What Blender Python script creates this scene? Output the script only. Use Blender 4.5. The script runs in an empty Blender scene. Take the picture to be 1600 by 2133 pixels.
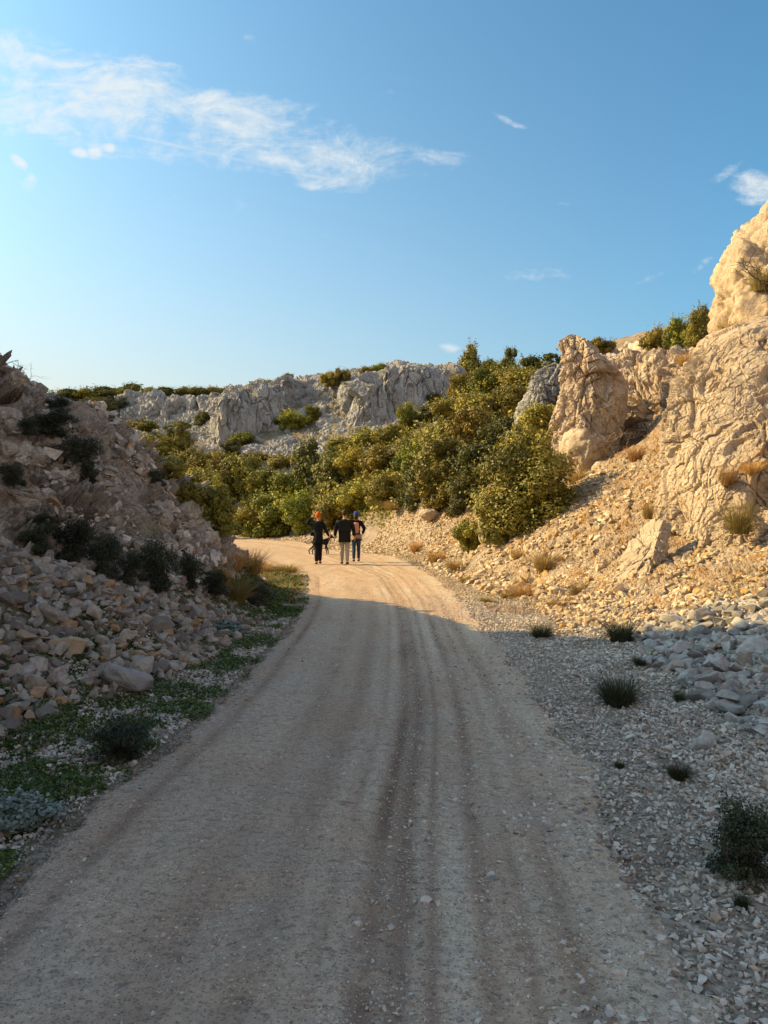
import bpy, bmesh, math, random
import numpy as np
from mathutils import Vector, Matrix

# ------------------------------------------------------------------ camera, sky, sun, exposure
SC = bpy.context.scene
COL = SC.collection
CAMZ = 1.7
F = 1600.0           # focal length in pixels of the 1600 x 2133 photograph
cam_d = bpy.data.cameras.new("camera")
cam = bpy.data.objects.new("camera", cam_d)
COL.objects.link(cam)
cam.location = (0, 0, CAMZ)
cam.rotation_euler = (math.radians(90), 0, 0)
cam_d.sensor_fit = 'VERTICAL'
cam_d.sensor_height = 36
cam_d.lens = 36 * F / 2133
cam_d.clip_start = 0.05
cam_d.clip_end = 5000
SC.camera = cam

SUN_EL = math.radians(30)
SUN_AZ = math.radians(-78)      # measured from +Y towards +X : the sun stands to the left
sdir = Vector((math.sin(SUN_AZ) * math.cos(SUN_EL), math.cos(SUN_AZ) * math.cos(SUN_EL), math.sin(SUN_EL)))
sun_d = bpy.data.lights.new("sun", 'SUN')
sun_d.energy = 4.6
sun_d.angle = math.radians(0.5)
sun_d.color = (1.0, 0.64, 0.21)
sun = bpy.data.objects.new("sun", sun_d)
sun.rotation_euler = sdir.to_track_quat('Z', 'Y').to_euler()
sun.location = (-30, 0, 40)
COL.objects.link(sun)

SC.view_settings.view_transform = 'Standard'
SC.view_settings.look = 'None'
SC.view_settings.exposure = 1.05
SC.view_settings.gamma = 1.0
SC.view_settings.use_curve_mapping = False
SC.cycles.max_bounces = 6
SC.cycles.diffuse_bounces = 3
SC.cycles.transparent_max_bounces = 6


def build_world():
    w = bpy.data.worlds.new("World")
    SC.world = w
    w.use_nodes = True
    nt = w.node_tree
    nt.nodes.clear()
    N = nt.nodes.new
    L = nt.links.new

    def math_(op, a, b=None, c=None, clamp=False):
        n = N('ShaderNodeMath'); n.operation = op; n.use_clamp = clamp
        for i, v in enumerate((a, b, c)):
            if v is None: continue
            if isinstance(v, (int, float)): n.inputs[i].default_value = v
            else: L(v, n.inputs[i])
        return n.outputs[0]

    out = N('ShaderNodeOutputWorld')
    bg = N('ShaderNodeBackground')
    bg.inputs['Strength'].default_value = 0.148
    L(bg.outputs[0], out.inputs[0])
    sky = N('ShaderNodeTexSky')
    sky.sky_type = 'NISHITA'
    sky.sun_disc = False
    sky.sun_elevation = SUN_EL
    sky.sun_rotation = SUN_AZ
    sky.altitude = 100
    sky.air_density = 1.0
    sky.dust_density = 4.0
    sky.ozone_density = 2.0
    # deeper blue overhead, brighter near the sun: a power curve on the sky, then a pale band at the horizon
    vs = N('ShaderNodeVectorMath'); vs.operation = 'DIVIDE'; vs.inputs[1].default_value = (3.6, 3.6, 3.6)
    L(sky.outputs[0], vs.inputs[0])
    gm = N('ShaderNodeGamma'); gm.inputs['Gamma'].default_value = 1.22
    L(vs.outputs[0], gm.inputs[0])
    vt = N('ShaderNodeVectorMath'); vt.operation = 'MULTIPLY'; vt.inputs[1].default_value = (1.55, 2.45, 2.8)
    L(gm.outputs[0], vt.inputs[0])
    hs = N('ShaderNodeHueSaturation')
    hs.inputs['Hue'].default_value = 0.485
    hs.inputs['Saturation'].default_value = 1.0
    hs.inputs['Value'].default_value = 1.0
    L(vt.outputs[0], hs.inputs['Color'])
    geo = N('ShaderNodeTexCoord')
    sep = N('ShaderNodeSeparateXYZ')
    L(geo.outputs['Generated'], sep.inputs[0])
    X, Y, Z = sep.outputs
    zc = math_('MAXIMUM', Z, 0.03)
    # azimuth (radians from +Y) and elevation tangent as flat cloud coordinates
    az = math_('DIVIDE', X, math_('MAXIMUM', Y, 0.05))
    hor = math_('SQRT', math_('ADD', math_('MULTIPLY', X, X), math_('MULTIPLY', Y, Y)))
    el = math_('DIVIDE', Z, math_('MAXIMUM', Y, 0.05))

    def noise(vec, scale, detail=6, rough=0.6, dist=0.0):
        n = N('ShaderNodeTexNoise')
        n.inputs['Scale'].default_value = scale
        n.inputs['Detail'].default_value = detail
        n.inputs['Roughness'].default_value = rough
        n.inputs['Distortion'].default_value = dist
        L(vec, n.inputs['Vector'])
        return n.outputs['Fac']

    comb = N('ShaderNodeCombineXYZ')
    L(az, comb.inputs[0]); L(el, comb.inputs[1])
    warp = N('ShaderNodeTexNoise'); warp.inputs['Scale'].default_value = 7; warp.inputs['Detail'].default_value = 3
    L(comb.outputs[0], warp.inputs['Vector'])
    ws = N('ShaderNodeVectorMath'); ws.operation = 'MULTIPLY_ADD'
    L(warp.outputs['Color'], ws.inputs[0]); ws.inputs[1].default_value = (0.10, 0.06, 0); ws.inputs[2].default_value = (-0.05, -0.03, 0)
    wa = N('ShaderNodeVectorMath'); wa.operation = 'ADD'
    L(comb.outputs[0], wa.inputs[0]); L(ws.outputs[0], wa.inputs[1])
    sp2 = N('ShaderNodeSeparateXYZ'); L(wa.outputs[0], sp2.inputs[0])

    def patch(px, py, hw, hh, ang, soft=1.0, warped=True):
        """elliptic patch of cloud centred on a direction"""
        cx, cy = (px - 800) / F, (1066 - py) / F
        sx, sy = (sp2.outputs[0], sp2.outputs[1]) if warped else (az, el)
        dx = math_('SUBTRACT', sx, cx); dy = math_('SUBTRACT', sy, cy)
        ca, sa = math.cos(math.radians(ang)), math.sin(math.radians(ang))
        u = math_('ADD', math_('MULTIPLY', dx, ca * F / hw), math_('MULTIPLY', dy, sa * F / hw))
        v = math_('ADD', math_('MULTIPLY', dx, -sa * F / hh), math_('MULTIPLY', dy, ca * F / hh))
        r = math_('ADD', math_('MULTIPLY', u, u), math_('MULTIPLY', v, v))
        return math_('MULTIPLY', math_('SUBTRACT', 1.0, r, clamp=True), soft)

    rot = N('ShaderNodeMapping'); rot.inputs['Rotation'].default_value = (0, 0, math.radians(14))
    rot.inputs['Scale'].default_value = (1.0, 2.6, 1.0)
    L(wa.outputs[0], rot.inputs['Vector'])
    rot2 = N('ShaderNodeMapping'); rot2.inputs['Rotation'].default_value = (0, 0, math.radians(-55))
    rot2.inputs['Scale'].default_value = (1.0, 2.8, 1.0)
    L(wa.outputs[0], rot2.inputs['Vector'])
    n1 = noise(rot.outputs[0], 6.5, 9, 0.62, 0.4)
    n2 = noise(rot2.outputs[0], 13, 9, 0.66, 0.6)
    n3 = noise(comb.outputs[0], 42, 6, 0.65, 0.2)
    mix = math_('ADD', math_('MULTIPLY', n1, 0.42), math_('ADD', math_('MULTIPLY', n2, 0.40), math_('MULTIPLY', n3, 0.18)))
    ps = [patch(330, 215, 560, 105, -14, 1.1), patch(60, 215, 300, 90, -15, 1.2), patch(620, 295, 330, 70, -12, .8),
          patch(880, 345, 130, 30, 5, .40), patch(690, 355, 160, 32, -8, .5)]
    m = ps[0]
    for q in ps[1:]:
        m = math_('MAXIMUM', m, q)
    # density = smoothstep(noise + mask)
    d = math_('ADD', math_('ADD', math_('MULTIPLY', math_('SUBTRACT', mix, 0.5), 2.6), 0.5), math_('MULTIPLY', math_('SQRT', m), 0.42))
    mr = N('ShaderNodeMapRange'); mr.interpolation_type = 'SMOOTHSTEP'
    L(d, mr.inputs['Value']); mr.inputs['From Min'].default_value = 0.62; mr.inputs['From Max'].default_value = 1.22
    cl = math_('MULTIPLY', mr.outputs[0], math_('MINIMUM', math_('MULTIPLY', m, 4.0), 0.80))
    # small crisp clouds
    small = [patch(165, 318, 36, 15, 0), patch(198, 312, 20, 22, 0), patch(222, 300, 20, 12, 0), patch(35, 350, 16, 26, 10), patch(52, 392, 26, 22, 0, .7), patch(150, 280, 22, 14, 0, .6), patch(20, 280, 30, 20, 0, .6),
             patch(1590, 385, 85, 42, -15, .95), patch(1520, 350, 55, 16, 20, .5), patch(1572, 410, 60, 22, 0, .8), patch(1070, 247, 62, 11, -9, .5), patch(930, 717, 26, 18, 0, .75), patch(1465, 568, 45, 11, 30, .45),
             patch(1130, 560, 110, 20, 0, .35), patch(1350, 582, 42, 10, 25, .3), patch(515, 75, 24, 16, 55, .25), patch(780, 535, 22, 26, -40, .25),
             patch(680, 500, 22, 16, 0, .2), patch(1180, 417, 22, 9, 0, .25), patch(515, 420, 20, 20, -40, .3), patch(95, 435, 60, 12, 0, .25), patch(360, 398, 12, 12, 0, .3), patch(830, 200, 60, 30, 0, .2), patch(1100, 724, 26, 10, 0, .3)]
    s = small[0]
    for q in small[1:]:
        s = math_('MAXIMUM', s, q)
    n4 = noise(rot.outputs[0], 30, 7, 0.7, 0.5)
    mr2 = N('ShaderNodeMapRange'); mr2.interpolation_type = 'SMOOTHSTEP'
    L(math_('ADD', math_('MULTIPLY', s, 0.42), math_('ADD', math_('MULTIPLY', n3, .5), math_('MULTIPLY', n4, .5))), mr2.inputs['Value'])
    mr2.inputs['From Min'].default_value = 0.55; mr2.inputs['From Max'].default_value = 1.02
    sn = math_('MULTIPLY', mr2.outputs[0], math_('MULTIPLY', s, 3.0, clamp=True))
    # vapour trail
    tr = math_('MAXIMUM', patch(390, 308, 205, 4.5, -12.5, 1.0, False), patch(655, 367, 72, 4.0, -9, 1.0, False))
    tr = math_('MULTIPLY', math_('SQRT', tr), math_('MULTIPLY', math_('SUBTRACT', n2, 0.2, clamp=True), 1.1))
    tot = math_('MINIMUM', math_('MAXIMUM', math_('MAXIMUM', cl, math_('MULTIPLY', sn, 0.85)), tr), 0.85)
    # keep clouds in front half of the sky
    tot = math_('MULTIPLY', tot, math_('GREATER_THAN', Y, 0.1))
    mixn = N('ShaderNodeMix'); mixn.data_type = 'RGBA'
    L(tot, mixn.inputs['Factor'])
    hz = N('ShaderNodeMix'); hz.data_type = 'RGBA'
    side = math_('ADD', 0.50, math_('MULTIPLY', X, -0.95))
    hzf = math_('MULTIPLY', math_('POWER', 2.718, math_('MULTIPLY', math_('MAXIMUM', Z, 0.0), -5.0)), math_('MULTIPLY', side, 1.7), clamp=True)
    L(hzf, hz.inputs['Factor']); L(hs.outputs[0], hz.inputs['A']); hz.inputs['B'].default_value = (2.85, 2.65, 2.2, 1)
    # warm fill light added to the unseen rear sky, to lift and warm the shade
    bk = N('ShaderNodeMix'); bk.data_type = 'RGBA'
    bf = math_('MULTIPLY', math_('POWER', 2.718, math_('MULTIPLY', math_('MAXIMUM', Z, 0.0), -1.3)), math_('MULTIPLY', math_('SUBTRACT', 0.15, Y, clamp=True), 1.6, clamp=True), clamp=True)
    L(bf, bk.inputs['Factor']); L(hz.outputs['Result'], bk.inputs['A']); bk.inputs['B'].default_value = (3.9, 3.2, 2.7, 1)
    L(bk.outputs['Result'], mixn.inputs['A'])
    mixn.inputs['B'].default_value = (2.9, 3.0, 2.95, 1)
    L(mixn.outputs['Result'], bg.inputs['Color'])


build_world()

# ------------------------------------------------------------------ small tools
rng = np.random.default_rng(7)
random.seed(7)


def P(px, py, Y):
    """point that stands at distance Y seen at a pixel of the photograph"""
    return np.array([(px - 800) / F * Y, Y, CAMZ - (py - 1066) / F * Y])


_gr = rng.normal(size=(512, 3)); _gr /= np.linalg.norm(_gr, axis=1)[:, None]
_rv = rng.random((4096, 3))


def _hash(i, j, k, s):
    h = (i * 73856093) ^ (j * 19349663) ^ (k * 83492791) ^ (s * 2654435761)
    h = (h ^ (h >> 13)) * 1274126177
    return (h ^ (h >> 16)) & 0x7fffffff


def perlin(p, s=0):
    f0 = np.floor(p).astype(np.int64)
    f = p - f0
    u = f * f * f * (f * (f * 6 - 15) + 10)
    r = 0
    for dx in (0, 1):
        for dy in (0, 1):
            for dz in (0, 1):
                g = _gr[_hash(f0[:, 0] + dx, f0[:, 1] + dy, f0[:, 2] + dz, s) % 512]
                dd = (f[:, 0] - dx) * g[:, 0] + (f[:, 1] - dy) * g[:, 1] + (f[:, 2] - dz) * g[:, 2]
                wx = u[:, 0] if dx else 1 - u[:, 0]
                wy = u[:, 1] if dy else 1 - u[:, 1]
                wz = u[:, 2] if dz else 1 - u[:, 2]
                r = r + dd * wx * wy * wz
    return r * 1.6


def fbm(p, o=4, s=0, gain=.5, ridged=False):
    a, t, q = 1.0, 0, p.copy()
    for k in range(o):
        n = perlin(q, s + k * 17)
        t = t + a * ((1 - 2 * np.abs(n)) if ridged else n)
        a *= gain
        q = q * 2.03 + 11.3
    return t


def blocky(p, s=0):
    """angular facets: nearest random cell, its own tilt and offset; also returns the crack distance"""
    f0 = np.floor(p).astype(np.int64)
    n = len(p)
    b1 = np.full(n, 9.0); b2 = np.full(n, 9.0)
    val = np.zeros(n)
    for dx in (-1, 0, 1):
        for dy in (-1, 0, 1):
            for dz in (-1, 0, 1):
                c = f0 + np.array([dx, dy, dz])
                h = _hash(c[:, 0], c[:, 1], c[:, 2], s)
                cen = c + _rv[h % 4096]
                d = p - cen
                dist = np.sqrt((d * d).sum(1))
                g = _gr[(h // 7) % 512]
                v = (d * g).sum(1) * 0.5 + (_rv[(h // 3) % 4096, 0] - 0.5) * .8
                m = dist < b1
                b2 = np.where(m, b1, np.minimum(b2, dist))
                val = np.where(m, v, val)
                b1 = np.where(m, dist, b1)
    return val, b2 - b1


def sstep(a, b, x):
    t = np.clip((x - a) / (b - a), 0, 1)
    return t * t * (3 - 2 * t)


def np_mesh(name, V, Fc, mat=None, parent=None, smooth=True, attrs=None):
    V = np.asarray(V, dtype=np.float32).reshape(-1, 3)
    Fc = np.asarray(Fc, dtype=np.int32)
    me = bpy.data.meshes.new(name)
    me.vertices.add(len(V)); me.vertices.foreach_set('co', V.ravel())
    k = Fc.shape[1]
    me.loops.add(Fc.size); me.loops.foreach_set('vertex_index', Fc.ravel())
    me.polygons.add(len(Fc))
    me.polygons.foreach_set('loop_start', np.arange(0, Fc.size, k, dtype=np.int32))
    me.polygons.foreach_set('use_smooth', np.full(len(Fc), smooth))
    if attrs:
        for an, (dom, arr) in attrs.items():
            a = me.attributes.new(an, 'FLOAT', dom)
            a.data.foreach_set('value', np.asarray(arr, dtype=np.float32))
    me.update(calc_edges=True)
    o = bpy.data.objects.new(name, me)
    COL.objects.link(o)
    if mat: me.materials.append(mat)
    if parent is not None: o.parent = parent
    return o


def tag(o, label=None, cat=None, group=None, kind=None):
    if label: o['label'] = label
    if cat: o['category'] = cat
    if group: o['group'] = group
    if kind: o['kind'] = kind
    return o


def empty(name, loc, rz=0.0):
    o = bpy.data.objects.new(name, None)
    COL.objects.link(o)
    o.location = loc; o.rotation_euler = (0, 0, rz)
    o.empty_display_size = .2
    return o


def copy_tree(o, parent=None):
    c = o.copy(); COL.objects.link(c)
    if parent is not None: c.parent = parent
    for ch in list(o.children): copy_tree(ch, c)
    return c


def grid_faces(nr, nc):
    i = np.arange(nr - 1)[:, None] * nc + np.arange(nc - 1)[None, :]
    i = i.ravel()
    return np.stack([i, i + 1, i + nc + 1, i + nc], 1)


# ------------------------------------------------------------------ materials
class NT:
    def __init__(s, name, rough=0.9):
        s.m = bpy.data.materials.new(name); s.m.use_nodes = True
        s.t = s.m.node_tree
        s.b = s.t.nodes['Principled BSDF']
        s.b.inputs['Roughness'].default_value = rough
        s.b.inputs['Specular IOR Level'].default_value = 0.15

    def n(s, ty, **kw):
        n = s.t.nodes.new(ty)
        for k, v in kw.items(): setattr(n, k, v)
        return n

    def set(s, sock, v):
        if isinstance(v, (int, float, tuple)): sock.default_value = v
        else: s.t.links.new(v, sock)

    def noise(s, vec, scale, detail=5, rough=.6, dist=0.0):
        n = s.n('ShaderNodeTexNoise')
        n.inputs['Scale'].default_value = scale; n.inputs['Detail'].default_value = detail
        n.inputs['Roughness'].default_value = rough; n.inputs['Distortion'].default_value = dist
        s.set(n.inputs['Vector'], vec)
        return n.outputs['Fac']

    def vor(s, vec, scale, feature='F1', rand=1.0, out='Distance'):
        n = s.n('ShaderNodeTexVoronoi', feature=feature)
        n.inputs['Scale'].default_value = scale
        n.inputs['Randomness'].default_value = rand
        s.set(n.inputs['Vector'], vec)
        return n.outputs[out]

    def ramp(s, v, lo, hi, a=0.0, b=1.0):
        n = s.n('ShaderNodeMapRange'); n.interpolation_type = 'SMOOTHSTEP'
        s.set(n.inputs['Value'], v)
        n.inputs['From Min'].default_value = lo; n.inputs['From Max'].default_value = hi
        n.inputs['To Min'].default_value = a; n.inputs['To Max'].default_value = b
        return n.outputs[0]

    def math(s, op, a, b=0.0, clamp=False):
        n = s.n('ShaderNodeMath', operation=op); n.use_clamp = clamp
        s.set(n.inputs[0], a); s.set(n.inputs[1], b)
        return n.outputs[0]

    def mix(s, f, a, b, mode='MIX'):
        n = s.n('ShaderNodeMix', data_type='RGBA', blend_type=mode)
        s.set(n.inputs['Factor'], f)
        for k, v in (('A', a), ('B', b)):
            if isinstance(v, tuple) and len(v) == 3: v = (*v, 1)
            s.set(n.inputs[k], v)
        return n.outputs['Result']

    def attr(s, name):
        return s.n('ShaderNodeAttribute', attribute_name=name).outputs['Fac']

    def coord(s):
        return s.n('ShaderNodeTexCoord').outputs['Object']

    def bump(s, h, strength=.6, dist=.02, prev=None):
        n = s.n('ShaderNodeBump'); n.inputs['Strength'].default_value = strength; n.inputs['Distance'].default_value = dist
        s.set(n.inputs['Height'], h)
        if prev is not None: s.set(n.inputs['Normal'], prev)
        return n.outputs[0]

    def done(s, col, normal=None):
        if isinstance(col, tuple): col = (*col[:3], 1)
        s.set(s.b.inputs['Base Color'], col)
        if normal is not None: s.set(s.b.inputs['Normal'], normal)
        return s.m


def scaled(m, v, sx, sy, sz):
    n = m.n('ShaderNodeMapping'); n.inputs['Scale'].default_value = (sx, sy, sz)
    m.set(n.inputs['Vector'], v)
    return n.outputs[0]


def mat_rock(name, a, b, stain, dark, sc=1.0, stain_amt=.5, bump=.5, random_off=False, vert=1.0, dist=.05):
    """weathered limestone: two stone tones, rusty stains, dark lichen pits"""
    m = NT(name, .92)
    v = m.coord()
    if random_off:
        oi = m.n('ShaderNodeObjectInfo')
        vm = m.n('ShaderNodeVectorMath', operation='ADD')
        cb = m.n('ShaderNodeCombineXYZ')
        sc_ = m.math('MULTIPLY', oi.outputs['Random'], 57.0)
        m.set(cb.inputs[0], sc_); m.set(cb.inputs[1], sc_)
        m.set(vm.inputs[0], v); m.set(vm.inputs[1], cb.outputs[0])
        v = vm.outputs[0]
    v = scaled(m, v, 1, 1, vert)
    n1 = m.noise(v, .55 * sc, 5, .65, .3)
    n2 = m.noise(v, 3.2 * sc, 6, .7)
    n3 = m.noise(v, 17 * sc, 4, .7)
    c = m.mix(m.ramp(n1, .38, .62), a, b)
    c = m.mix(m.ramp(m.noise(v, 1.1 * sc, 5, .6, .6), .60 - .16 * stain_amt, .80), c, stain)
    c = m.mix(m.math('MULTIPLY', m.ramp(n2, .52, .68), .6), c, dark)
    c = m.mix(m.ramp(n3, .3, .75, .0, .55), c, tuple(min(1, x * 1.35) for x in a))
    if random_off:
        c = m.mix(m.math('MULTIPLY', m.ramp(oi.outputs['Random'], .0, 1.0), .55), c, b)
        n = m.n('ShaderNodeHueSaturation')
        m.set(n.inputs['Color'], c); m.set(n.inputs['Value'], m.ramp(m.math('FRACT', m.math('MULTIPLY', oi.outputs['Random'], 13.7)), 0, 1, .62, 1.15))
        c = n.outputs[0]
    cr = m.vor(v, 5.5 * sc, 'DISTANCE_TO_EDGE')
    h = m.math('ADD', m.math('MULTIPLY', n3, .5), m.math('ADD', n2, m.math('MULTIPLY', m.ramp(cr, 0, .12), .05)))
    nb = m.bump(h, bump, dist)
    nb = m.bump(m.noise(v, 60 * sc, 3, .7), bump * .6, dist * .2, nb)
    return m.done(c, nb)


M = {}
M['cliff'] = mat_rock('limestone_cliff', (.33, .33, .33), (.21, .215, .22), (.36, .28, .19), (.09, .085, .085), sc=.45, stain_amt=.35, bump=.9, dist=.22, vert=.45)
M['face'] = mat_rock('limestone_face', (.41, .335, .255), (.31, .245, .185), (.36, .22, .09), (.13, .09, .065), sc=1.2, stain_amt=.30, bump=1.0, dist=.05)
M['hill'] = mat_rock('limestone_bank', (.46, .40, .345), (.20, .168, .145), (.32, .20, .12), (.035, .026, .02), sc=1.8, stain_amt=.55, bump=1.0, dist=.09)
M['spire'] = mat_rock('limestone_spire', (.44, .36, .285), (.32, .255, .20), (.36, .24, .14), (.10, .075, .06), sc=1.4, stain_amt=.4, bump=.9, dist=.06)
M['stone'] = mat_rock('loose_limestone', (.36, .32, .285), (.21, .185, .165), (.36, .22, .12), (.10, .08, .07), sc=6, stain_amt=.25, bump=.5, dist=.008, random_off=True)
M['stone_grey'] = mat_rock('grey_limestone', (.34, .325, .315), (.22, .215, .22), (.27, .25, .22), (.09, .09, .10), sc=6, stain_amt=.05, bump=.5, dist=.008, random_off=True)
M['stone_tan'] = mat_rock('tan_limestone', (.52, .42, .30), (.40, .31, .205), (.48, .27, .09), (.20, .14, .09), sc=5, stain_amt=.5, bump=.5, dist=.008, random_off=True)


def mat_merged_stones(name, a, b, c3):
    m = NT(name, .93)
    t = m.attr('tint')
    c = m.mix(m.ramp(t, 0, .7), a, b)
    c = m.mix(m.ramp(t, .86, .95), c, c3)
    v = m.coord()
    c = m.mix(m.ramp(m.noise(v, 22, 4), .35, .75, 0, .5), c, tuple(x * .55 for x in a))
    return m.done(c, m.bump(m.noise(v, 40, 4, .7), .5, .008))


M['gravel'] = mat_merged_stones('pale_gravel', (.23, .21, .19), (.58, .54, .50), (.44, .35, .27))
M['rubble'] = mat_merged_stones('rubble_stones', (.14, .12, .105), (.35, .315, .28), (.34, .21, .11))
M['bank_rubble'] = mat_merged_stones('bank_rubble_stones', (.20, .175, .155), (.56, .505, .45), (.42, .27, .16))
M['rubble_tan'] = mat_merged_stones('tan_rubble', (.33, .25, .165), (.54, .44, .32), (.46, .28, .11))
M['rubble_grey'] = mat_merged_stones('grey_rubble', (.17, .165, .16), (.37, .355, .345), (.32, .27, .22))


def mat_road():
    m = NT('packed_limestone_track', .95)
    v = m.coord()
    st = scaled(m, v, 1, .10, 1)
    n_long = m.noise(st, 2.6, 5, .6)
    n_med = m.noise(v, 1.3, 6, .65, .4)
    n_f = m.noise(v, 22, 5, .75)
    c = m.mix(m.ramp(n_long, .36, .64), (.40, .28, .20), (.50, .37, .275))
    c = m.mix(m.ramp(n_med, .38, .60, 0, .85), c, (.42, .33, .265))
    rut = m.attr('rut')
    c = m.mix(m.math('MULTIPLY', m.math('MULTIPLY', rut, m.ramp(m.noise(v, 3, 4), .22, .5)), .95), c, (.16, .095, .065))
    c = m.mix(m.math('MULTIPLY', m.attr('sun_gold'), .55), c, (.50, .335, .185))  # golden sunlight on the bend, painted into the track colour
    pale = m.attr('pale')
    c = m.mix(m.math('MULTIPLY', pale, .7), c, (.57, .48, .39))
    strokes = m.noise(scaled(m, v, .8, 1.25, 1), 14, 5, .72, .5)
    c = m.mix(m.ramp(strokes, .55, .66, 0, .7), c, (.16, .115, .09))
    # grit: light and dark flecks
    wv_ = m.n('ShaderNodeTexNoise'); wv_.inputs['Scale'].default_value = 30; m.set(wv_.inputs['Vector'], v)
    vv = m.n('ShaderNodeVectorMath', operation='MULTIPLY_ADD'); m.set(vv.inputs[0], wv_.outputs['Color']); vv.inputs[1].default_value = (.03, .03, .03); m.set(vv.inputs[2], v)
    v2 = vv.outputs[0]
    fl = m.vor(v2, 36, 'F1')
    sel = m.vor(v2, 36, 'F1', out='Color')
    sp = m.n('ShaderNodeSeparateColor'); m.set(sp.inputs[0], sel)
    light = m.math('MULTIPLY', m.ramp(fl, .34, .24), m.ramp(sp.outputs[0], .80, .84))
    darkf = m.math('MULTIPLY', m.ramp(fl, .40, .22), m.ramp(sp.outputs[1], .74, .80))
    c = m.mix(m.math('MULTIPLY', light, .85), c, (.68, .62, .54))
    c = m.mix(m.math('MULTIPLY', darkf, .55), c, (.12, .09, .075))
    c = m.mix(m.ramp(n_f, .42, .68, 0, .60), c, (.21, .16, .125))
    fl2 = m.vor(v2, 95, 'F1'); sel2 = m.vor(v2, 95, 'F1', out='Color')
    sp2_ = m.n('ShaderNodeSeparateColor'); m.set(sp2_.inputs[0], sel2)
    gritm = m.ramp(m.noise(v, 1.8, 4, .6), .35, .6)
    c = m.mix(m.math('MULTIPLY', m.math('MULTIPLY', m.ramp(fl2, .42, .3), m.ramp(sp2_.outputs[0], .62, .66)), m.math('MULTIPLY', gritm, .75)), c, (.66, .57, .47))
    c = m.mix(m.math('MULTIPLY', m.math('MULTIPLY', m.ramp(fl2, .5, .3), m.ramp(sp2_.outputs[1], .60, .66)), .7), c, (.12, .085, .065))
    h = m.math('ADD', m.math('MULTIPLY', n_f, .8), m.math('MULTIPLY', light, .5))
    nb = m.bump(h, .9, .02)
    nb = m.bump(m.noise(v, 5.5, 5, .65), .4, .04, nb)
    return m.done(c, nb)


M['road'] = mat_road()


def mat_ground():
    m = NT('stony_ground', .96)
    v = m.coord()
    n_f = m.noise(v, 18, 5, .75)
    n_m = m.noise(v, 2.2, 5, .65)
    soil = m.mix(m.ramp(n_m, .35, .65), (.11, .07, .045), (.20, .135, .085))
    stony = m.mix(m.ramp(n_f, .35, .65), (.16, .13, .105), (.40, .34, .28))
    green = m.mix(m.ramp(n_f, .35, .65), (.018, .03, .008), (.05, .075, .018))
    dry = m.mix(m.ramp(n_f, .35, .65), (.20, .11, .035), (.36, .24, .09))
    c = m.mix(m.ramp(n_m, .3, .6, .35, 1.0), soil, stony)
    c = m.mix(m.attr('dry'), c, dry)
    c = m.mix(m.math('MULTIPLY', m.attr('green'), m.ramp(m.noise(v, 3.1, 4), .36, .52)), c, green)
    cr = m.vor(v, 26, 'F1')
    h = m.math('ADD', n_f, m.math('MULTIPLY', m.math('SUBTRACT', 1.0, cr), .8))
    return m.done(c, m.bump(h, .8, .03))


M['ground'] = mat_ground()


def mat_leaf(name, c1, c2, c3, trans=.12):
    m = NT(name, .55)
    m.b.inputs['Specular IOR Level'].default_value = .3
    t = m.attr('tint')
    oi = m.n('ShaderNodeObjectInfo').outputs['Random']
    c = m.mix(m.ramp(t, .0, .75), c1, c2)
    c = m.mix(m.ramp(t, .84, .97), c, c3)
    n = m.n('ShaderNodeHueSaturation')
    m.set(n.inputs['Color'], c)
    m.set(n.inputs['Hue'], m.ramp(oi, 0, 1, .488, .515))
    m.set(n.inputs['Value'], m.ramp(m.math('FRACT', m.math('MULTIPLY', oi, 7.3)), 0, 1, 1.15, 1.85))
    c = n.outputs[0]
    m.set(m.b.inputs['Base Color'], c)
    tr = m.n('ShaderNodeBsdfTranslucent'); m.set(tr.inputs['Color'], c)
    mx = m.n('ShaderNodeMixShader'); mx.inputs[0].default_value = trans
    m.t.links.new(m.b.outputs[0], mx.inputs[1]); m.t.links.new(tr.outputs[0], mx.inputs[2])
    m.t.links.new(mx.outputs[0], m.t.nodes['Material Output'].inputs[0])
    return m.m


M['leaf_olive'] = mat_leaf('olive_leaves', (.055, .056, .010), (.165, .14, .022), (.27, .20, .035))
M['leaf_green'] = mat_leaf('fresh_green_leaves', (.055, .070, .010), (.17, .175, .022), (.27, .235, .04))
M['leaf_brown'] = mat_leaf('bronze_leaves', (.058, .052, .012), (.17, .142, .028), (.27, .19, .04))
M['leaf_dark'] = mat_leaf('dark_evergreen_leaves', (.030, .036, .010), (.085, .085, .020), (.16, .13, .03))
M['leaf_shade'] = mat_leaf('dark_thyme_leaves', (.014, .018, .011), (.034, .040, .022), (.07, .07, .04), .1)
M['leaf_sage'] = mat_leaf('sage_leaves', (.07, .10, .09), (.16, .20, .18), (.26, .29, .26), .15)
M['grass_dark'] = mat_leaf('dark_rush_blades', (.018, .024, .014), (.042, .050, .024), (.09, .085, .04), .15)
M['grass_dry'] = mat_leaf('dry_grass_blades', (.16, .095, .035), (.31, .19, .065), (.42, .29, .12), .25)
M['grass_olive'] = mat_leaf('olive_brush_twigs', (.10, .075, .022), (.20, .145, .045), (.28, .18, .07), .2)
M['cover'] = mat_leaf('ground_cover_leaves', (.014, .027, .005), (.042, .074, .012), (.14, .14, .04), .2)


def mat_plain(name, c, rough=.85, sc=30, amt=.35, bump=.3):
    m = NT(name, rough)
    v = m.coord()
    n = m.noise(v, sc, 4, .65)
    return m.done(m.mix(m.ramp(n, .3, .7, 0, amt), c, tuple(x * .5 for x in c)), m.bump(n, bump, .01))


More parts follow.
